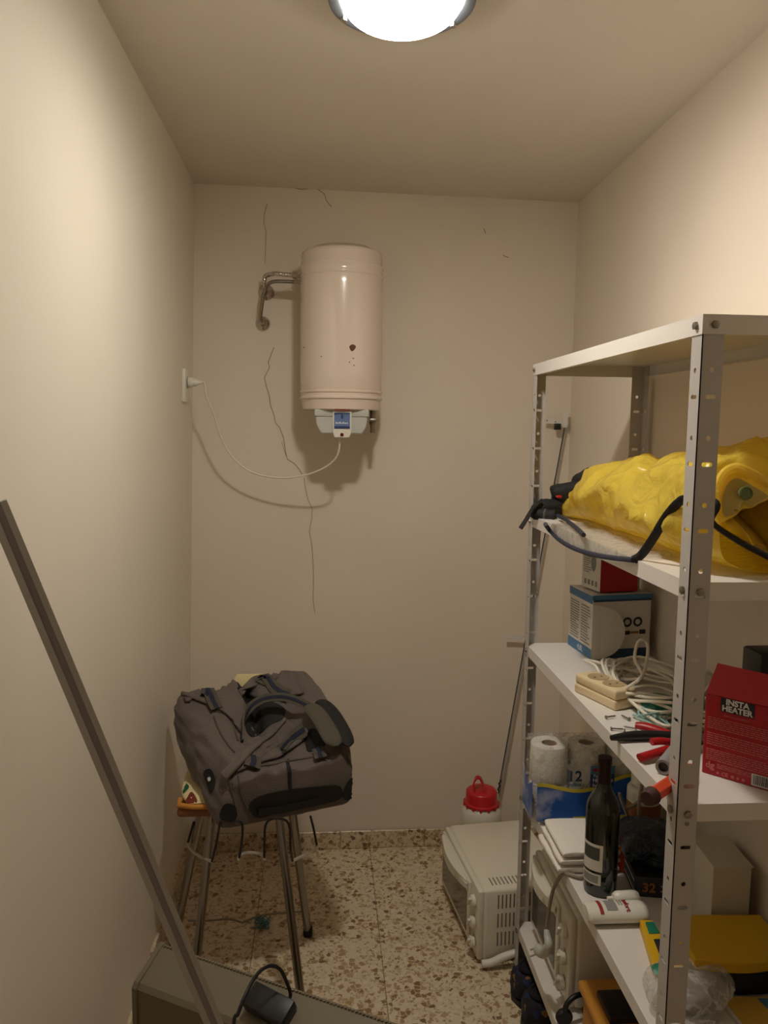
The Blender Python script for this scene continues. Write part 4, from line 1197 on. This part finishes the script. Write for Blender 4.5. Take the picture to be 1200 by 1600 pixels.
zt = Z3+BH+.0035
R0, R1, R2, R3 = (.742, 2.025), (.852, 2.042), (.842, 2.132), (.722, 2.115)
rb_ = thing('red_grey_box', 'small red and grey printed carton on top of the blue and white box', 'box', (.79, 2.08, zt))
obj('carton', block([R0, R1, R2, R3], zt, zt+.135), 'card_red', rb_)
lf = face_frame(R3, R0, zt); LL = (Vector(R0)-Vector(R3)).length
plate('grey_side', lf, .0005, LL-.0005, .001, .134, 'card_white', rb_)
print_lines(lf @ Matrix.Translation((0, 0, .0006)), .008, LL*.5, .045, .10, 9, 'card_grey', rb_, seed=5)
obj('oval_picture', lathe([(0, .0012), (.014, .0012), (.015, 0)], 24, lf @ Matrix.Translation((LL*.62, .075, .0006)) @ Matrix.Diagonal((.8, 1.6, 1, 1))), 'card_grey', rb_)
bm = bmesh.new()
for i in range(4): add_box(bm, .014+i*.018, .024+i*.018, .012, .026, .0006, .0012, lf)
obj('icon_print', bm, 'card_grey', rb_, smooth=False)

# extension block with cable heap
so = Vector((.587, 1.748, Z3)); ld = Vector((.050, -.138, 0)).normalized(); wd_ = Vector((-ld.y, ld.x, 0))
sm = Matrix((ld, wd_, Vector((0, 0, 1)))).transposed().to_4x4(); sm.translation = so
strip = thing('power_strip', 'beige two-socket extension block with its white cable heaped on the middle shelf', 'power strip', so + ld*.07 + wd_*.03)
obj('lower_case', rbox(0, .142, 0, .062, 0, .022, .005, 3, sm), 'strip', strip)
obj('upper_case', rbox(.0005, .1415, .0005, .0615, .0215, .045, .007, 3, sm), 'strip', strip)
for i in (0, 1):
    wl = obj('socket_well', lathe([(.0245, 0), (.0245, .0012), (.0205, .0014), (.0190, .0005), (0, .0005)], 32, sm @ Matrix.Translation((.047+i*.052, .031, .0448))), 'strip_dark', strip)
    for k in (-1, 1):
        obj('contact_hole', lathe([(0, .0010), (.0026, .0010), (.0026, 0)], 10, sm @ Matrix.Translation((.047+i*.052, .031+k*.0095, .0448))), 'black_plastic', wl)
rnd = random.Random(11); heap = [sm @ Vector((.004, .045, .03)), sm @ Vector((-.03, .055, .045)), Vector((.66, 1.86, Z3+.04))]
for i in range(64):
    a = i*1.05; R_ = .055 + .050*rnd.random()
    heap.append(Vector((.745 + 1.05*R_*math.cos(a) + rnd.uniform(-.03, .03), 1.69 + 1.9*R_*math.sin(a) + rnd.uniform(-.04, .04), Z3+.008+.055*rnd.random()*(1-.3*abs(math.cos(a))))))
for p in heap: p.x = min(max(p.x, .655), .868)
loop_ = [PY(1003, 1058, 1.62), PY(992, 1030, 1.64), PY(996, 1006, 1.66), PY(1004, 1000, 1.66), PY(1012, 1008, 1.66), PY(1010, 1035, 1.64), PY(1000, 1060, 1.60)]
heap = heap[:30] + loop_ + heap[30:]
obj('cable', tube(catmull(heap, 7), .0036, 8), 'cord_white', strip)
# second thin cable, further back
rnd = random.Random(21); c2 = []
for i in range(34):
    a = i*.98; c2.append(Vector((.80+.050*math.cos(a)+rnd.uniform(-.012, .012), 1.492+.055*math.sin(a)+rnd.uniform(-.012, .012), Z3+.006+.11*rnd.random()*(.4+.6*(i % 6 == 2)))))
tag(obj('cable_coil', tube(catmull(c2, 7), .0032, 8), 'cord_white', None, origin=(.8, 1.49, Z3+.003)), 'loose coil of thin white cable behind the red heater box', 'cable')
# green plastic net and teal wire
gw = thing('green_packet', 'crumpled green plastic packet among the cables', 'packet', (.74, 1.58, Z3))
obj('packet', lump((.745, 1.60, Z3+.016), (.055, .055, .016), .25, 22, 3, 28, Z3+.001, 2.2, .15, 26), 'green', gw)
rnd = random.Random(5)
tw = [Vector((.655+.10*rnd.random(), 1.47+.11*rnd.random(), Z3+.005+.022*rnd.random())) for i in range(26)]
tag(obj('teal_wire', tube(catmull(tw, 6), .0022, 6), 'teal', None, origin=(.70, 1.52, Z3+.002)), 'tangle of pale teal wire on the middle shelf beside the tools', 'wire')
# loose screws
for i, (x, y, a) in enumerate(((958, 1119, .3), (974, 1119, 1.9), (969, 1139, -.2), (976, 1141, 1.2), (980, 1136, 2.6))):
    p = PZ(x, y, Z3+.0042)
    sm_ = frame(p, (math.sin(a), -math.cos(a), 0), (0, 0, 1))
    t = thing('screw', 'small zinc screw lying by the corner of the beige extension block' if i < 2 else 'small zinc screw lying beside the black handle of the pliers', 'screw', p, 'loose screws by the extension block' if i < 2 else 'loose screws by the pliers')
    obj('head', lathe([(0, .016), (.0025, .016), (.0042, .0175), (.0040, .019), (0, .0195)], 10, sm_), 'zinc', t)
    obj('shank', lathe([(0, -.008), (.0018, -.004), (.0018, .016), (0, .0165)], 8, sm_), 'zinc', t)
# hand tools
def tool(label, parts, loc, cat='pliers', name='pliers'):
    t = thing(name, label, cat, loc)
    for nm, pts, r, mt, sq in parts: obj(nm, tube(catmull(pts, 8), r, 12, squash=sq), mt, t)
    return t
h_r = lambda t: .0105*(.55+.45*math.sin(min(1, t*2.2)*PI/2))
g1 = [PZ(955, 1153, Z3+.010), PZ(985, 1150, Z3+.010), PZ(1015, 1149, Z3+.010), PZ(1048, 1150, Z3+.010)]
g2 = [PZ(993, 1133, Z3+.016), PZ(1010, 1136, Z3+.016), PZ(1030, 1142, Z3+.014), PZ(1050, 1148, Z3+.012)]
jn = PZ(1050, 1149, Z3+.011); jd = Vector((.09, .02, 0))
tool('pliers with one black and one red handle on the middle shelf', [('handle', g1, h_r, 'black_plastic', (.9, 1)), ('handle', g2, lambda t: .012*(.7+.3*math.sin(t*PI)), 'tool_red', (.75, 1)), ('jaw', [jn, jn+jd*.5, jn+jd], lambda t: .010*(1-.6*t), 'steel_dull', (.6, 1))], g1[1])
g3 = [PZ(1000, 1184, Z3+.010), PZ(1020, 1178, Z3+.012), PZ(1045, 1170, Z3+.014)]
g4 = [PZ(1018, 1159, Z3+.024), PZ(1034, 1158, Z3+.024), PZ(1050, 1160, Z3+.020)]
jn = PZ(1052, 1166, Z3+.016)
tool('cutters with two red handles on the middle shelf', [('handle', g3, .0095, 'tool_red', (.75, 1)), ('handle', g4, .0085, 'tool_red', (.8, 1)), ('jaw', [jn, jn+jd*.5, jn+jd*.9], lambda t: .011*(1-.6*t), 'steel_dull', (.6, 1))], g3[1], 'cutters', 'wire_cutters')
c0 = PZ(1036, 1199, Z3+.0145); cd = (PZ(1075, 1150, Z3+.0145)-c0).normalized()
tt = thing('grey_tube', 'short grey tube with a dark hollow end beside the red cutters', 'tube', c0-Vector((0, 0, .0145)))
mm = frame(c0, cd.cross(Vector((0, 0, 1))), (0, 0, 1))
if (mm.to_3x3() @ Vector((0, 0, 1))).dot(cd) < 0: mm = mm @ Matrix.Rotation(PI, 4, 'X')
obj('tube_wall', lathe([(.009, 0), (.0135, 0), (.0140, .004), (.0140, .085), (.009, .085), (.009, 0)], 24, mm), 'card_grey', tt)
obj('hollow_end', lathe([(0, .006), (.0092, .006), (.0092, .004)], 24, mm), 'black_plastic', tt)
k0, k1_ = PZ(1013, 1247, Z3+.018), PZ(1078, 1204, Z3+.016)
kt = thing('utility_knife', 'orange utility knife jutting over the edge of the middle shelf', 'knife', k0.lerp(k1_, .5)-Vector((0, 0, .015)))
obj('knife_body', tube([k0.lerp(k1_, t) for t in (0.08, .3, .7, 1)], .0135, 6, squash=(1.0, .85)), 'orange', kt, angle=30)
obj('end_cap', tube([k0.lerp(k1_, t) for t in (-.03, 0, .09)], lambda t: .0115+.0035*t, 16), mat('dark_brown_cap', (62, 34, 28), .6), kt)

# red heater carton
q0, q1 = Vector((.680, 1.308)), Vector((.792, 1.194)); nd = Vector((q1.y-q0.y, -(q1.x-q0.x))).normalized()
bk = Vector((.72, .69)).normalized()*.085
hbx = thing('red_carton', 'red cardboard carton with white lettering standing on the middle shelf', 'box', (.76, 1.3, Z3))
obj('carton', block([tuple(q0), tuple(q1), tuple(q1+bk), tuple(q0+bk)], Z3, Z3+.146), 'card_red', hbx)
hf = face_frame(q0, q1, Z3); HL = (q1-q0).length
top_ = [hf @ Vector(p) for p in ((0, .1465, 0), (HL, .1465, 0), (HL-.004, .196, -.016), (.012, .200, -.016))]
bm = bmesh.new(); vs = [bm.verts.new(p) for p in top_]; bm.faces.new(vs)
obj('top_flap', bm, 'card_red2', hbx, smooth=False, solid=.0012)
plate('logo_plate', hf, .026, .082, .120, .145, 'card_dark', hbx)
text('lettering', 'INSTA', .0140, 'white_print', hbx, hf @ Matrix.Translation((.054, .1385, .0009)), bold=.0005)
text('lettering', 'HEATER', .0140, 'white_print', hbx, hf @ Matrix.Translation((.054, .1265, .0009)), bold=.0005)
for y1_, y0_, sd_ in ((.108, .086, 4), (.080, .056, 6), (.050, .028, 8), (.025, .016, 9)):
    print_lines(hf, .006 if sd_ < 9 else .026, HL-.004, y0_, y1_, 6 if sd_ < 9 else 3, 'pale_red_print', hbx, gap=.42, seed=sd_)
text('lettering', 'FUNCIONAMIENTO', .0048, 'pale_red_print', hbx, hf @ Matrix.Translation((.054, .1135, .0008)))
text('lettering', 'dg', .016, 'pale_red_print', hbx, hf @ Matrix.Translation((.014, .018, .0008)), bold=.0006)
text('lettering', 'CE', .009, 'pale_red_print', hbx, hf @ Matrix.Translation((.040, .0075, .0008)), bold=.0003)
for i in range(4): obj('icon_print', lathe([(0, .0006), (.0028, .0006), (.0028, 0)], 12 if i % 2 else 4, hf @ Matrix.Translation((.028+.0 if i == 0 else .044+i*.009, .0075, .0003))), 'pale_red_print', hbx)
plate('barcode_panel', hf, .084, .126, .003, .024, 'white_print', hbx)
bm = bmesh.new(); x = .087; rnd = random.Random(4)
while x < .123:
    w_ = rnd.choice((.0006, .0009, .0014)); add_box(bm, x, x+w_, .006, .0225, .0006, .0010, hf); x += w_+rnd.choice((.0006, .0010, .0014))
obj('barcode', bm, 'card_dark', hbx, smooth=False)
tag(obj('black_case', rbox(.800, .885, 1.345, 1.412, Z3+.0005, Z3+.204, .006, 2), 'black_plastic', None, origin=(.84, 1.38, Z3)), 'black plastic case behind the red carton', 'case')

# ================================================================== SHELF 4
# toilet paper pack
tp = thing('toilet_paper_pack', 'plastic-wrapped pack of toilet rolls printed with blue sky on the shelf', 'toilet paper', (.70, 2.02, Z4))
roll_src = core_src = None
rl = lathe([(.021, 0), (.049, 0), (.0505, .003), (.0505, .098), (.049, .101), (.021, .101), (.021, 0)], 32)
cr = lathe([(.0212, .001), (.0212, .1), (.0195, .1), (.0195, .001), (.0212, .001)], 24)
for kz in range(2):
    for ky in range(1):
        for kx in range(3):
            mm = Matrix.Translation((.614+kx*.1015, 2.012+ky*.1, Z4+.003+kz*.1025))
            if roll_src is None:
                roll_src = obj('toilet_roll', rl, 'tissue', tp); roll_src.location = mm.to_translation(); roll_src.matrix_parent_inverse = WM(tp).inverted(); ro = roll_src
                core_src = obj('cardboard_core', cr, 'cardboard', ro); core_src.location = mm.to_translation()
            else:
                ro = inst(roll_src, 'toilet_roll', tp, mm); inst(core_src, 'cardboard_core', ro, mm)
x0, x1, y0, y1 = .564, .868, 1.960, 2.064
HP = .208
def wrap(u, v):
    a = u*2*PI; se = lambda q, e: math.copysign(abs(q)**e, q)
    k = 1.0
    x = (x0+x1)/2 + (x1-x0)/2*1.03*se(math.cos(a), .35); y = (y0+y1)/2 + (y1-y0)/2*1.01*se(math.sin(a), .35)
    z = Z4+.0015 + (HP+.004)*v
    n_ = noise.noise(Vector((x*22, y*22, z*22)))*.004
    return Vector((x+n_, y+n_, z))
bm = grid(wrap, 64, 18, closed_u=True)
nt_ = lambda u, v: Vector((x0+(x1-x0)*u, y0+(y1-y0)*v, Z4+HP+.005+.006*noise.noise(Vector((u*7, v*7, 3)))-.0*u))
grid(nt_, 14, 14, bm)
obj('film_wrap', bm, 'pack_film', tp)
pf = face_frame((x0+.004, y0-.003), (x1-.004, y0-.003), Z4, .003); PWd = x1-x0-.008
def wavy(mm, lo, hi, mt, name, x0_=0, x1_=None, n=24, t=.0006, lift=0.0):
    x1_ = PWd if x1_ is None else x1_
    bm = bmesh.new(); rows = []
    for i in range(n+1):
        x = x0_+(x1_-x0_)*i/n; s_ = x/PWd
        rows.append([bm.verts.new(mm @ Vector((x, f, lift))) for f in (lo(s_), hi(s_))])
    for a, b in zip(rows, rows[1:]): bm.faces.new((a[0], b[0], b[1], a[1]))
    return obj(name, bm, mt, tp, smooth=False, solid=t)
edge = lambda s_: .098+.012*math.cos(s_*7.5)+.030*s_*s_
wavy(pf, lambda s_: .014, edge, 'pack_blue', 'sky_print')
wavy(pf, edge, lambda s_: edge(s_)+.010, 'yellow_print', 'yellow_wave', lift=.0006)
wavy(pf, lambda s_: .014+.002*s_, lambda s_: .022+.006*s_, 'yellow_print', 'yellow_wave', x0_=.10, lift=.0012)
plate('blue_label', pf @ Matrix.Translation((0, 0, .0012)), .142, .208, .105, .158, 'card_dkblue', tp); plate('blue_label', pf @ Matrix.Translation((0, 0, .0014)), .142, .208, .142, .164, 'card_blue', tp)
plate('red_label', pf @ Matrix.Translation((0, 0, .002)), .148, .178, .149, .158, 'red_print', tp)
text('lettering', '12', .040, 'card_dkblue', tp, pf @ Matrix.Translation((.100, .136, .0022)), bold=.0008)
text('lettering', 'rollos', .015, 'card_dkblue', tp, pf @ Matrix.Translation((.100, .114, .0022)), bold=.0004)
text('lettering', 'Papel', .011, 'white_print', tp, pf @ Matrix.Translation((.162, .137, .0024)))
text('lettering', 'Higi\u00e9nico', .0145, 'white_print', tp, pf @ Matrix.Translation((.176, .125, .0024)), bold=.0002)
text('lettering', 'Extra', .011, 'white_print', tp, pf @ Matrix.Translation((.160, .111, .0024)))
sf = face_frame((x0-.003, y1-.004), (x0-.003, y0+.004), Z4, .003)
PWs = y1-y0-.008
bm = bmesh.new(); vs = [bm.verts.new(sf @ Vector(p)) for p in ((0, .02, 0), (PWs, .014, 0), (PWs, .12, 0), (PWs*.5, .09, 0), (0, .13, 0))]; bm.faces.new(vs)
obj('sky_print', bm, 'pack_blue', tp, smooth=False, solid=.0006)

# folded white cloth
cl = thing('folded_cloth', 'folded white cloth lying over the shelf edge beside the wine bottle', 'cloth', (.63, 1.79, Z4))
for i in range(3):
    o_ = i*.004
    bm = bmesh.new()
    def fold(u, v, i=i):
        a = u*2*PI; se = lambda q, e: math.copysign(abs(q)**e, q)
        x = .632+.004*i + (.078-.003*i)*se(math.cos(a), .3)*(1-.04*(2*v-1)**2); y = 1.806 + .082*se(math.sin((v-.5)*PI), .45); kk = se(max(0.0, math.cos((v-.5)*PI)), .35); z = Z4+.0012+.0095+i*.0192 + .0094*se(math.sin(a), .6)*kk
        n_ = noise.noise(Vector((x*14, y*14, i*2.0)))
        return Vector((x+.004*n_, y+.004*n_*(1 if i else .5), z+.0016*n_*min(1, i)))
    obj('fold', grid(fold, 40, 20, closed_u=True), 'cloth_white', cl)

# wine bottle
wx, wy = .637, 1.662
wb = thing('wine_bottle', 'dark green wine bottle standing on the shelf', 'bottle', (wx, wy, Z4))
T = Matrix.Translation((wx, wy, Z4+.0003))
obj('glass', lathe([(0, .004), (.030, .001), (.036, .003), (.0375, .010), (.0375, .195), (.036, .207), (.030, .222), (.020, .238), (.0155, .250), (.0142, .262), (.0142, .285), (0, .285)], 48, T), 'bottle_glass', wb)
obj('foil_capsule', lathe([(.0147, .250), (.0147, .300), (.0158, .302), (.0158, .314), (.0150, .317), (0, .318)], 32, T), 'foil', wb)
def lab(a0, a1, z0, z1, mt, r=.0379, name='label'):
    bm = grid(lambda u, v: T @ Vector((r*math.cos(a0+(a1-a0)*u), r*math.sin(a0+(a1-a0)*u), z0+(z1-z0)*v)), 14, 1)
    return obj(name, bm, mt, wb)
lab(PI*.95, PI*1.42, .062, .125, 'label'); lab(PI*1.0, PI*1.36, .088, .118, 'label_dark', .0381, 'label_picture'); lab(PI*.95, PI*1.40, .030, .056, 'label'); lab(PI*1.0, PI*1.35, .034, .052, 'card_grey', .0381, 'label_print')

# white bottle lying down
kx0, kx1, ky_ = .566, .704, 1.548
kb = thing('shoe_cream_bottle', 'white plastic shoe cream bottle lying on its side at the shelf edge', 'bottle', (.63, ky_, Z4))
def kbody(u, v):
    a = u*2*PI; t = v; x = kx0+(kx1-kx0)*t
    k = min(1, .80+t*6) if t < .1 else (1 if t < .86 else 1-((t-.86)/.14)**2*.55)
    if t in (0, 1): k *= .05 if t == 1 else .9
    return Vector((x, ky_+.029*k*math.cos(a)-.10*(x-.63)*.15, Z4+.0195+.0190*k*math.sin(a)))
bm = grid(kbody, 32, 24, closed_u=True); 
ends = [[w_ for w_ in bm.verts if abs(w_.co.x-kx0) < 1e-6]]
bm.faces.new(ends[0])
kbo = obj('bottle_body', bm, 'white_plastic', kb)
def wrap_text(body, size, x, y, mt, bold=0.0):
    """lettering laid over the flattened bottle: reads towards the camera"""
    to = text('lettering', body, size, mt, kb, Matrix.Identity(4), .0002, 'LEFT', bold)
    for v in to.data.vertices:
        s_, h_ = v.co.x, v.co.y
        yy = y - s_; c_ = max(-1, min(1, (yy-ky_)/.029)); zz = Z4+.0195+.0190*math.sqrt(max(0, 1-c_*c_))+.0006+v.co.z
        v.co = Vector((x + h_, yy, zz))
wrap_text('Kanfort', .0140, .652, ky_+.022, 'red_print', .0006)
wrap_text('CREMA DE', .0052, .642, ky_+.018, 'card_grey'); wrap_text('CALZADO', .0052, .636, ky_+.018, 'card_grey')
def top_plate(name, x0_, x1_, y0_, y1_, mt):
    bm = grid(lambda u, v: (lambda yy: Vector((x0_+(x1_-x0_)*u, yy, Z4+.0195+.0190*math.sqrt(max(0, 1-((yy-ky_)/.029)**2))+.0006)))(y0_+(y1_-y0_)*v), 2, 12)
    obj(name, bm, mt, kb)
top_plate('shoe_picture', .606, .630, ky_-.018, ky_+.016, 'card_grey'); top_plate('red_band', .590, .598, ky_-.024, ky_+.020, 'red_print')
# small white flask behind it
sfk = thing('small_white_flask', 'small white plastic flask lying behind the shoe cream bottle', 'flask', (.66, 1.605, Z4))
obj('flask_body', lathe([(0, 0), (.010, .001), (.0145, .008), (.0155, .016), (.0148, .024), (.0155, .027), (.0155, .052), (.012, .058), (0, .059)], 28, frame((.645, 1.603, Z4+.0157), (0, 1, 0), (0, 0, 1))), 'white_plastic', sfk)
obj('nozzle', lathe([(0, -.012), (.004, -.012), (.0045, .002), (0, .002)], 12, frame((.645, 1.603, Z4+.0157), (0, 1, 0), (0, 0, 1))), 'white_plastic', sfk)

# dark carton printed 32, with a dark plastic bag in it
dc = thing('dark_tray_box', 'dark printed carton marked 32 behind the wine bottle', 'box', (.77, 1.74, Z4))
D0, D1, D2, D3 = (.708, 1.632), (.842, 1.606), (.872, 1.80), (.735, 1.83)
obj('carton', block([D0, D1, D2, D3], Z4, Z4+.046), 'card_dark', dc)
df = face_frame(D0, D1, Z4)
text('lettering', '32', .030, mat('tan_print', (150, 110, 60), .6) and 'brown_label', dc, df @ Matrix.Translation((.030, .022, .0008)), bold=.0008)
for k in range(2): plate('print_bar', df, .056, .095, .014+k*.012, .018+k*.012, 'card_grey', dc)
ds = face_frame(D3, D0, Z4); DLn = (Vector(D0)-Vector(D3)).length
for k, mt in enumerate(('card_white', 'card_blue', 'card_white')): plate('print_bar', ds, .01, DLn-.006, .010+k*.011, .014+k*.011, mt, dc)
tag(obj('dark_plastic_bag', lump((.785, 1.715, Z4+.082), (.072, .080, .040), .2, 14, 6, 48, Z4+.0475, 2.5, .12, 20), 'blue_bag', None, origin=(.785, 1.715, Z4+.0475)), 'crumpled dark blue plastic bag on the carton marked 32', 'bag')
# small red and yellow packet
rp_ = thing('red_packet', 'small red packet with a yellow figure beside the wine bottle', 'packet', (.70, 1.73, Z4))
P_a, P_b = (.692, 1.752), (.722, 1.722)
obj('packet', block([P_a, P_b, (P_b[0]+.012, P_b[1]+.010), (P_a[0]+.012, P_a[1]+.010)], Z4+.0005, Z4+.085), 'orange', rp_)
pk = face_frame(P_a, P_b, Z4)
text('lettering', '2', .036, 'yellow_vinyl', rp_, pk @ Matrix.Translation((.021, .062, .0008)), bold=.001)
# white jar with a brown label
wj = thing('white_jar', 'white plastic jar with a brown label behind the dark plastic bag', 'jar', (.83, 1.86, Z4))
T = Matrix.Translation((.836, 1.900, Z4+.0005))
obj('jar_body', lathe([(0, 0), (.040, 0), (.043, .004), (.043, .125), (.038, .133), (.030, .136), (.030, .15), (0, .15)], 36, T), 'white_plastic', wj)
obj('jar_lid', lathe([(.034, .138), (.034, .165), (.032, .168), (0, .168)], 36, T), 'card_white', wj)
obj('jar_label', lathe([(.0434, .055), (.0434, .095)], 36, T), 'brown_label', wj)
# grey appliance cord with plug, draped over the edge
gc = thing('grey_power_lead', 'grey power lead with a plug hanging over the shelf edge', 'power lead', (.6, 1.72, Z4))
gp_ = [Vector((.70, 1.80, Z4+.16)), Vector((.688, 1.765, Z4+.11)), Vector((.690, 1.73, Z4+.05)), Vector((.675, 1.71, Z4+.006)), Vector((.645, 1.705+.008, Z4+.0055)), Vector((.600, 1.69, Z4+.012)), PX(880, 1366, .574), PX(866, 1386, .568), PX(860, 1408, .563), PX(857, 1430, .561), PX(854, 1452, .560)]
gp_[3] = Vector((.684, 1.712, Z4+.006)); gp_[4] = Vector((.640, 1.7095, Z4+.0055)); gp_[5] = Vector((.604, 1.702, Z4+.008))
obj('cable', tube(catmull(gp_, 8), .0045, 8), 'cord_grey', gc)
e0_, e1_ = PX(854, 1452, .560), PX(857, 1478, .560)
pg = obj('plug', tube(catmull([e0_, e0_.lerp(e1_, .4), e1_, PX(849, 1489, .556), PX(842, 1484, .553)], 6), lambda t: .0065+.0085*t, 14), 'grey_plastic', gc)
for k in (0, 1):
    a = PX(843, 1479+k*10, .553); b = PX(829, 1484+k*10, .548)
    obj('pin', tube([a, b], .0022, 8), 'chrome', pg)
# another grey cord hanging behind the bottle
g5 = thing('grey_cable', 'grey flex looped behind the wine bottle on the shelf', 'cable', (.73, 1.86, Z4))
pts = [PY(1003, 1226, 1.84), PY(998, 1262, 1.84), PY(1000, 1300, 1.845), PY(992, 1318, 1.85), PY(975, 1330, 1.85), PY(968, 1344, 1.85), PY(985, 1350, 1.85), PY(1000, 1330, 1.86), PY(990, 1302, 1.86), PY(978, 1268, 1.86), PY(968, 1240, 1.865), PY(978, 1262, 1.855), PY(1004, 1250, 1.85), PY(1022, 1246, 1.855)]
pts = [Vector((p.x, p.y, max(p.z, Z4+.012))) for p in pts]
obj('flex', tube(catmull(pts, 8), .0045, 8), 'cord_grey', g5)
obj('black_sleeve', tube(catmull([PY(976, 1328, 1.842), PY(986, 1316, 1.838), PY(1006, 1311, 1.838)], 8), .0085, 10), 'black_rubber', g5)

# plain cream carton
wc = thing('cream_carton', 'plain cream cardboard carton at the wall side of the shelf', 'box', (.84, 1.52, Z4))
obj('carton', block([(.797, 1.462), (.876, 1.458), (.884, 1.575), (.805, 1.580)], Z4, Z4+.165), 'card_cream', wc)
bm = bmesh.new(); vs = [bm.verts.new(Vector(p)) for p in ((.796, 1.458, Z4+.1665), (.878, 1.454, Z4+.1665), (.886, 1.577, Z4+.168), (.804, 1.582, Z4+.168))]; bm.faces.new(vs)
obj('lid', bm, 'card_cream', wc, smooth=False, solid=.0014)
# dark pouch, yellow pad on it, magazine, clear bag, yellow packet
tag(obj('dark_case', rbox(.765, .885, 1.305, 1.445, Z4+.0004, Z4+.056, .012, 3), 'black_fabric', None, origin=(.79, 1.37, Z4)), 'flat black fabric case under the yellow pad', 'case')
yp = []
for i in range(13):
    t = i/12; yp.append((.690+.190*t, 1.312-.018*math.sin(PI*t)))
poly = yp + [(.886, 1.435), (.700, 1.445)]
bm = block(poly, Z4+.0575, Z4+.078)
ypo = tag(obj('yellow_pad', bm, 'yellow_vinyl', None, origin=(.79, 1.37, Z4+.0575), angle=30), 'smooth yellow vinyl pad with a curved edge at the end of the shelf', 'pad')
obj('seam', tube([Vector((x, y-.0012, Z4+.069)) for x, y in yp], .0012, 6), 'yellow_vinyl', ypo)
ypk = thing('yellow_packet', 'flat yellow and green printed packet beside the yellow pad', 'packet', (.67, 1.44, Z4))
obj('packet', block([(.640, 1.370), (.698, 1.368), (.70, 1.515), (.672, 1.518)], Z4+.0004, Z4+.020), 'yellow_vinyl', ypk)
obj('dark_panel', block([(.662, 1.378), (.692, 1.378), (.694, 1.452), (.674, 1.452)], Z4+.0202, Z4+.0212), 'card_dark', ypk)
obj('green_panel', block([(.672, 1.470), (.696, 1.470), (.698, 1.508), (.680, 1.508)], Z4+.0202, Z4+.0212), 'green', ypk)
mg = thing('magazine', 'colourful printed magazine lying at the near end of the shelf', 'magazine', (.80, 1.245, Z4))
mgb = obj('pages', block([(.745, 1.192), (.888, 1.192), (.884, 1.285), (.735, 1.295)], Z4+.0004, Z4+.012), 'card_white', mg)
obj('cover', block([(.745, 1.192), (.888, 1.192), (.884, 1.285), (.735, 1.295)], Z4+.0122, Z4+.0134), 'magazine', mg)
obj('cover_panel', block([(.815, 1.196), (.884, 1.196), (.882, 1.280), (.800, 1.286)], Z4+.0135, Z4+.0142), 'card_blue', mg)
cbg = thing('clear_plastic_bag', 'crumpled clear plastic bag with green print on the end of the shelf', 'bag', (.66, 1.28, Z4))
obj('bag_film', lump((.674, 1.292, Z4+.036), (.058, .064, .038), .26, 18, 8, 110, Z4+.0012, 2.2, .22, 26), 'clear_film', cbg)
cc_ = [c for c in cbg.children][0]; tcb = bvh_of(cc_)
obj('bag_contents', lump((.676, 1.285, Z4+.026), (.036, .036, .022), .2, 18, 12, 28, Z4+.003, 2.2), mat('dull_contents', (120, 104, 92), .7), cbg)
obj('green_print', surf_patch(tcb, [(1016,1504),(1030,1502),(1036,1516),(1024,1524)], .001, 2), 'green', cbg)

# ================================================================== SHELF 5 and the bottom
wbx = thing('wooden_box', 'orange wooden box with rounded edges on the bottom shelf', 'box', (.75, 1.52, Z5))
obj('box_body', rbox(.628, .882, 1.33, 1.718, Z5+.0004, Z5+.112, .010, 3), 'wood_orange', wbx)
obj('box_lid', rbox(.620, .886, 1.32, 1.738, Z5+.1122, Z5+.136, .009, 3), 'wood_orange', wbx)
tag(obj('black_device', rbox(.645, .78, 1.585, 1.675, Z5+.1362, Z5+.154, .004, 2), 'black_plastic', None, origin=(.71, 1.63, Z5+.1362)), 'flat black electronic device on the orange wooden box', 'device')
hp_ = thing('headphones', 'black headphones in front of the wooden box on the bottom shelf', 'headphones', (.60, 1.755, Z5))
ctr = Vector((.634, 1.764, Z5+.030))
obj('headband', tube([ctr + Vector((.036*math.cos(a), .012*math.cos(a), .030*math.sin(a)+.012)) for a in [PI*i/16 for i in range(17)]], .0065, 10), 'black_plastic', hp_)
for k in (-1, 1):
    obj('ear_cup', lathe([(0, -.008), (.018, -.008), (.021, -.004), (.021, .004), (.018, .008), (0, .008)], 20, frame(ctr+Vector((.036*k, .008*k, -.008)), (1, 0, 0), (0, 0, 1))), 'black_rubber', hp_)
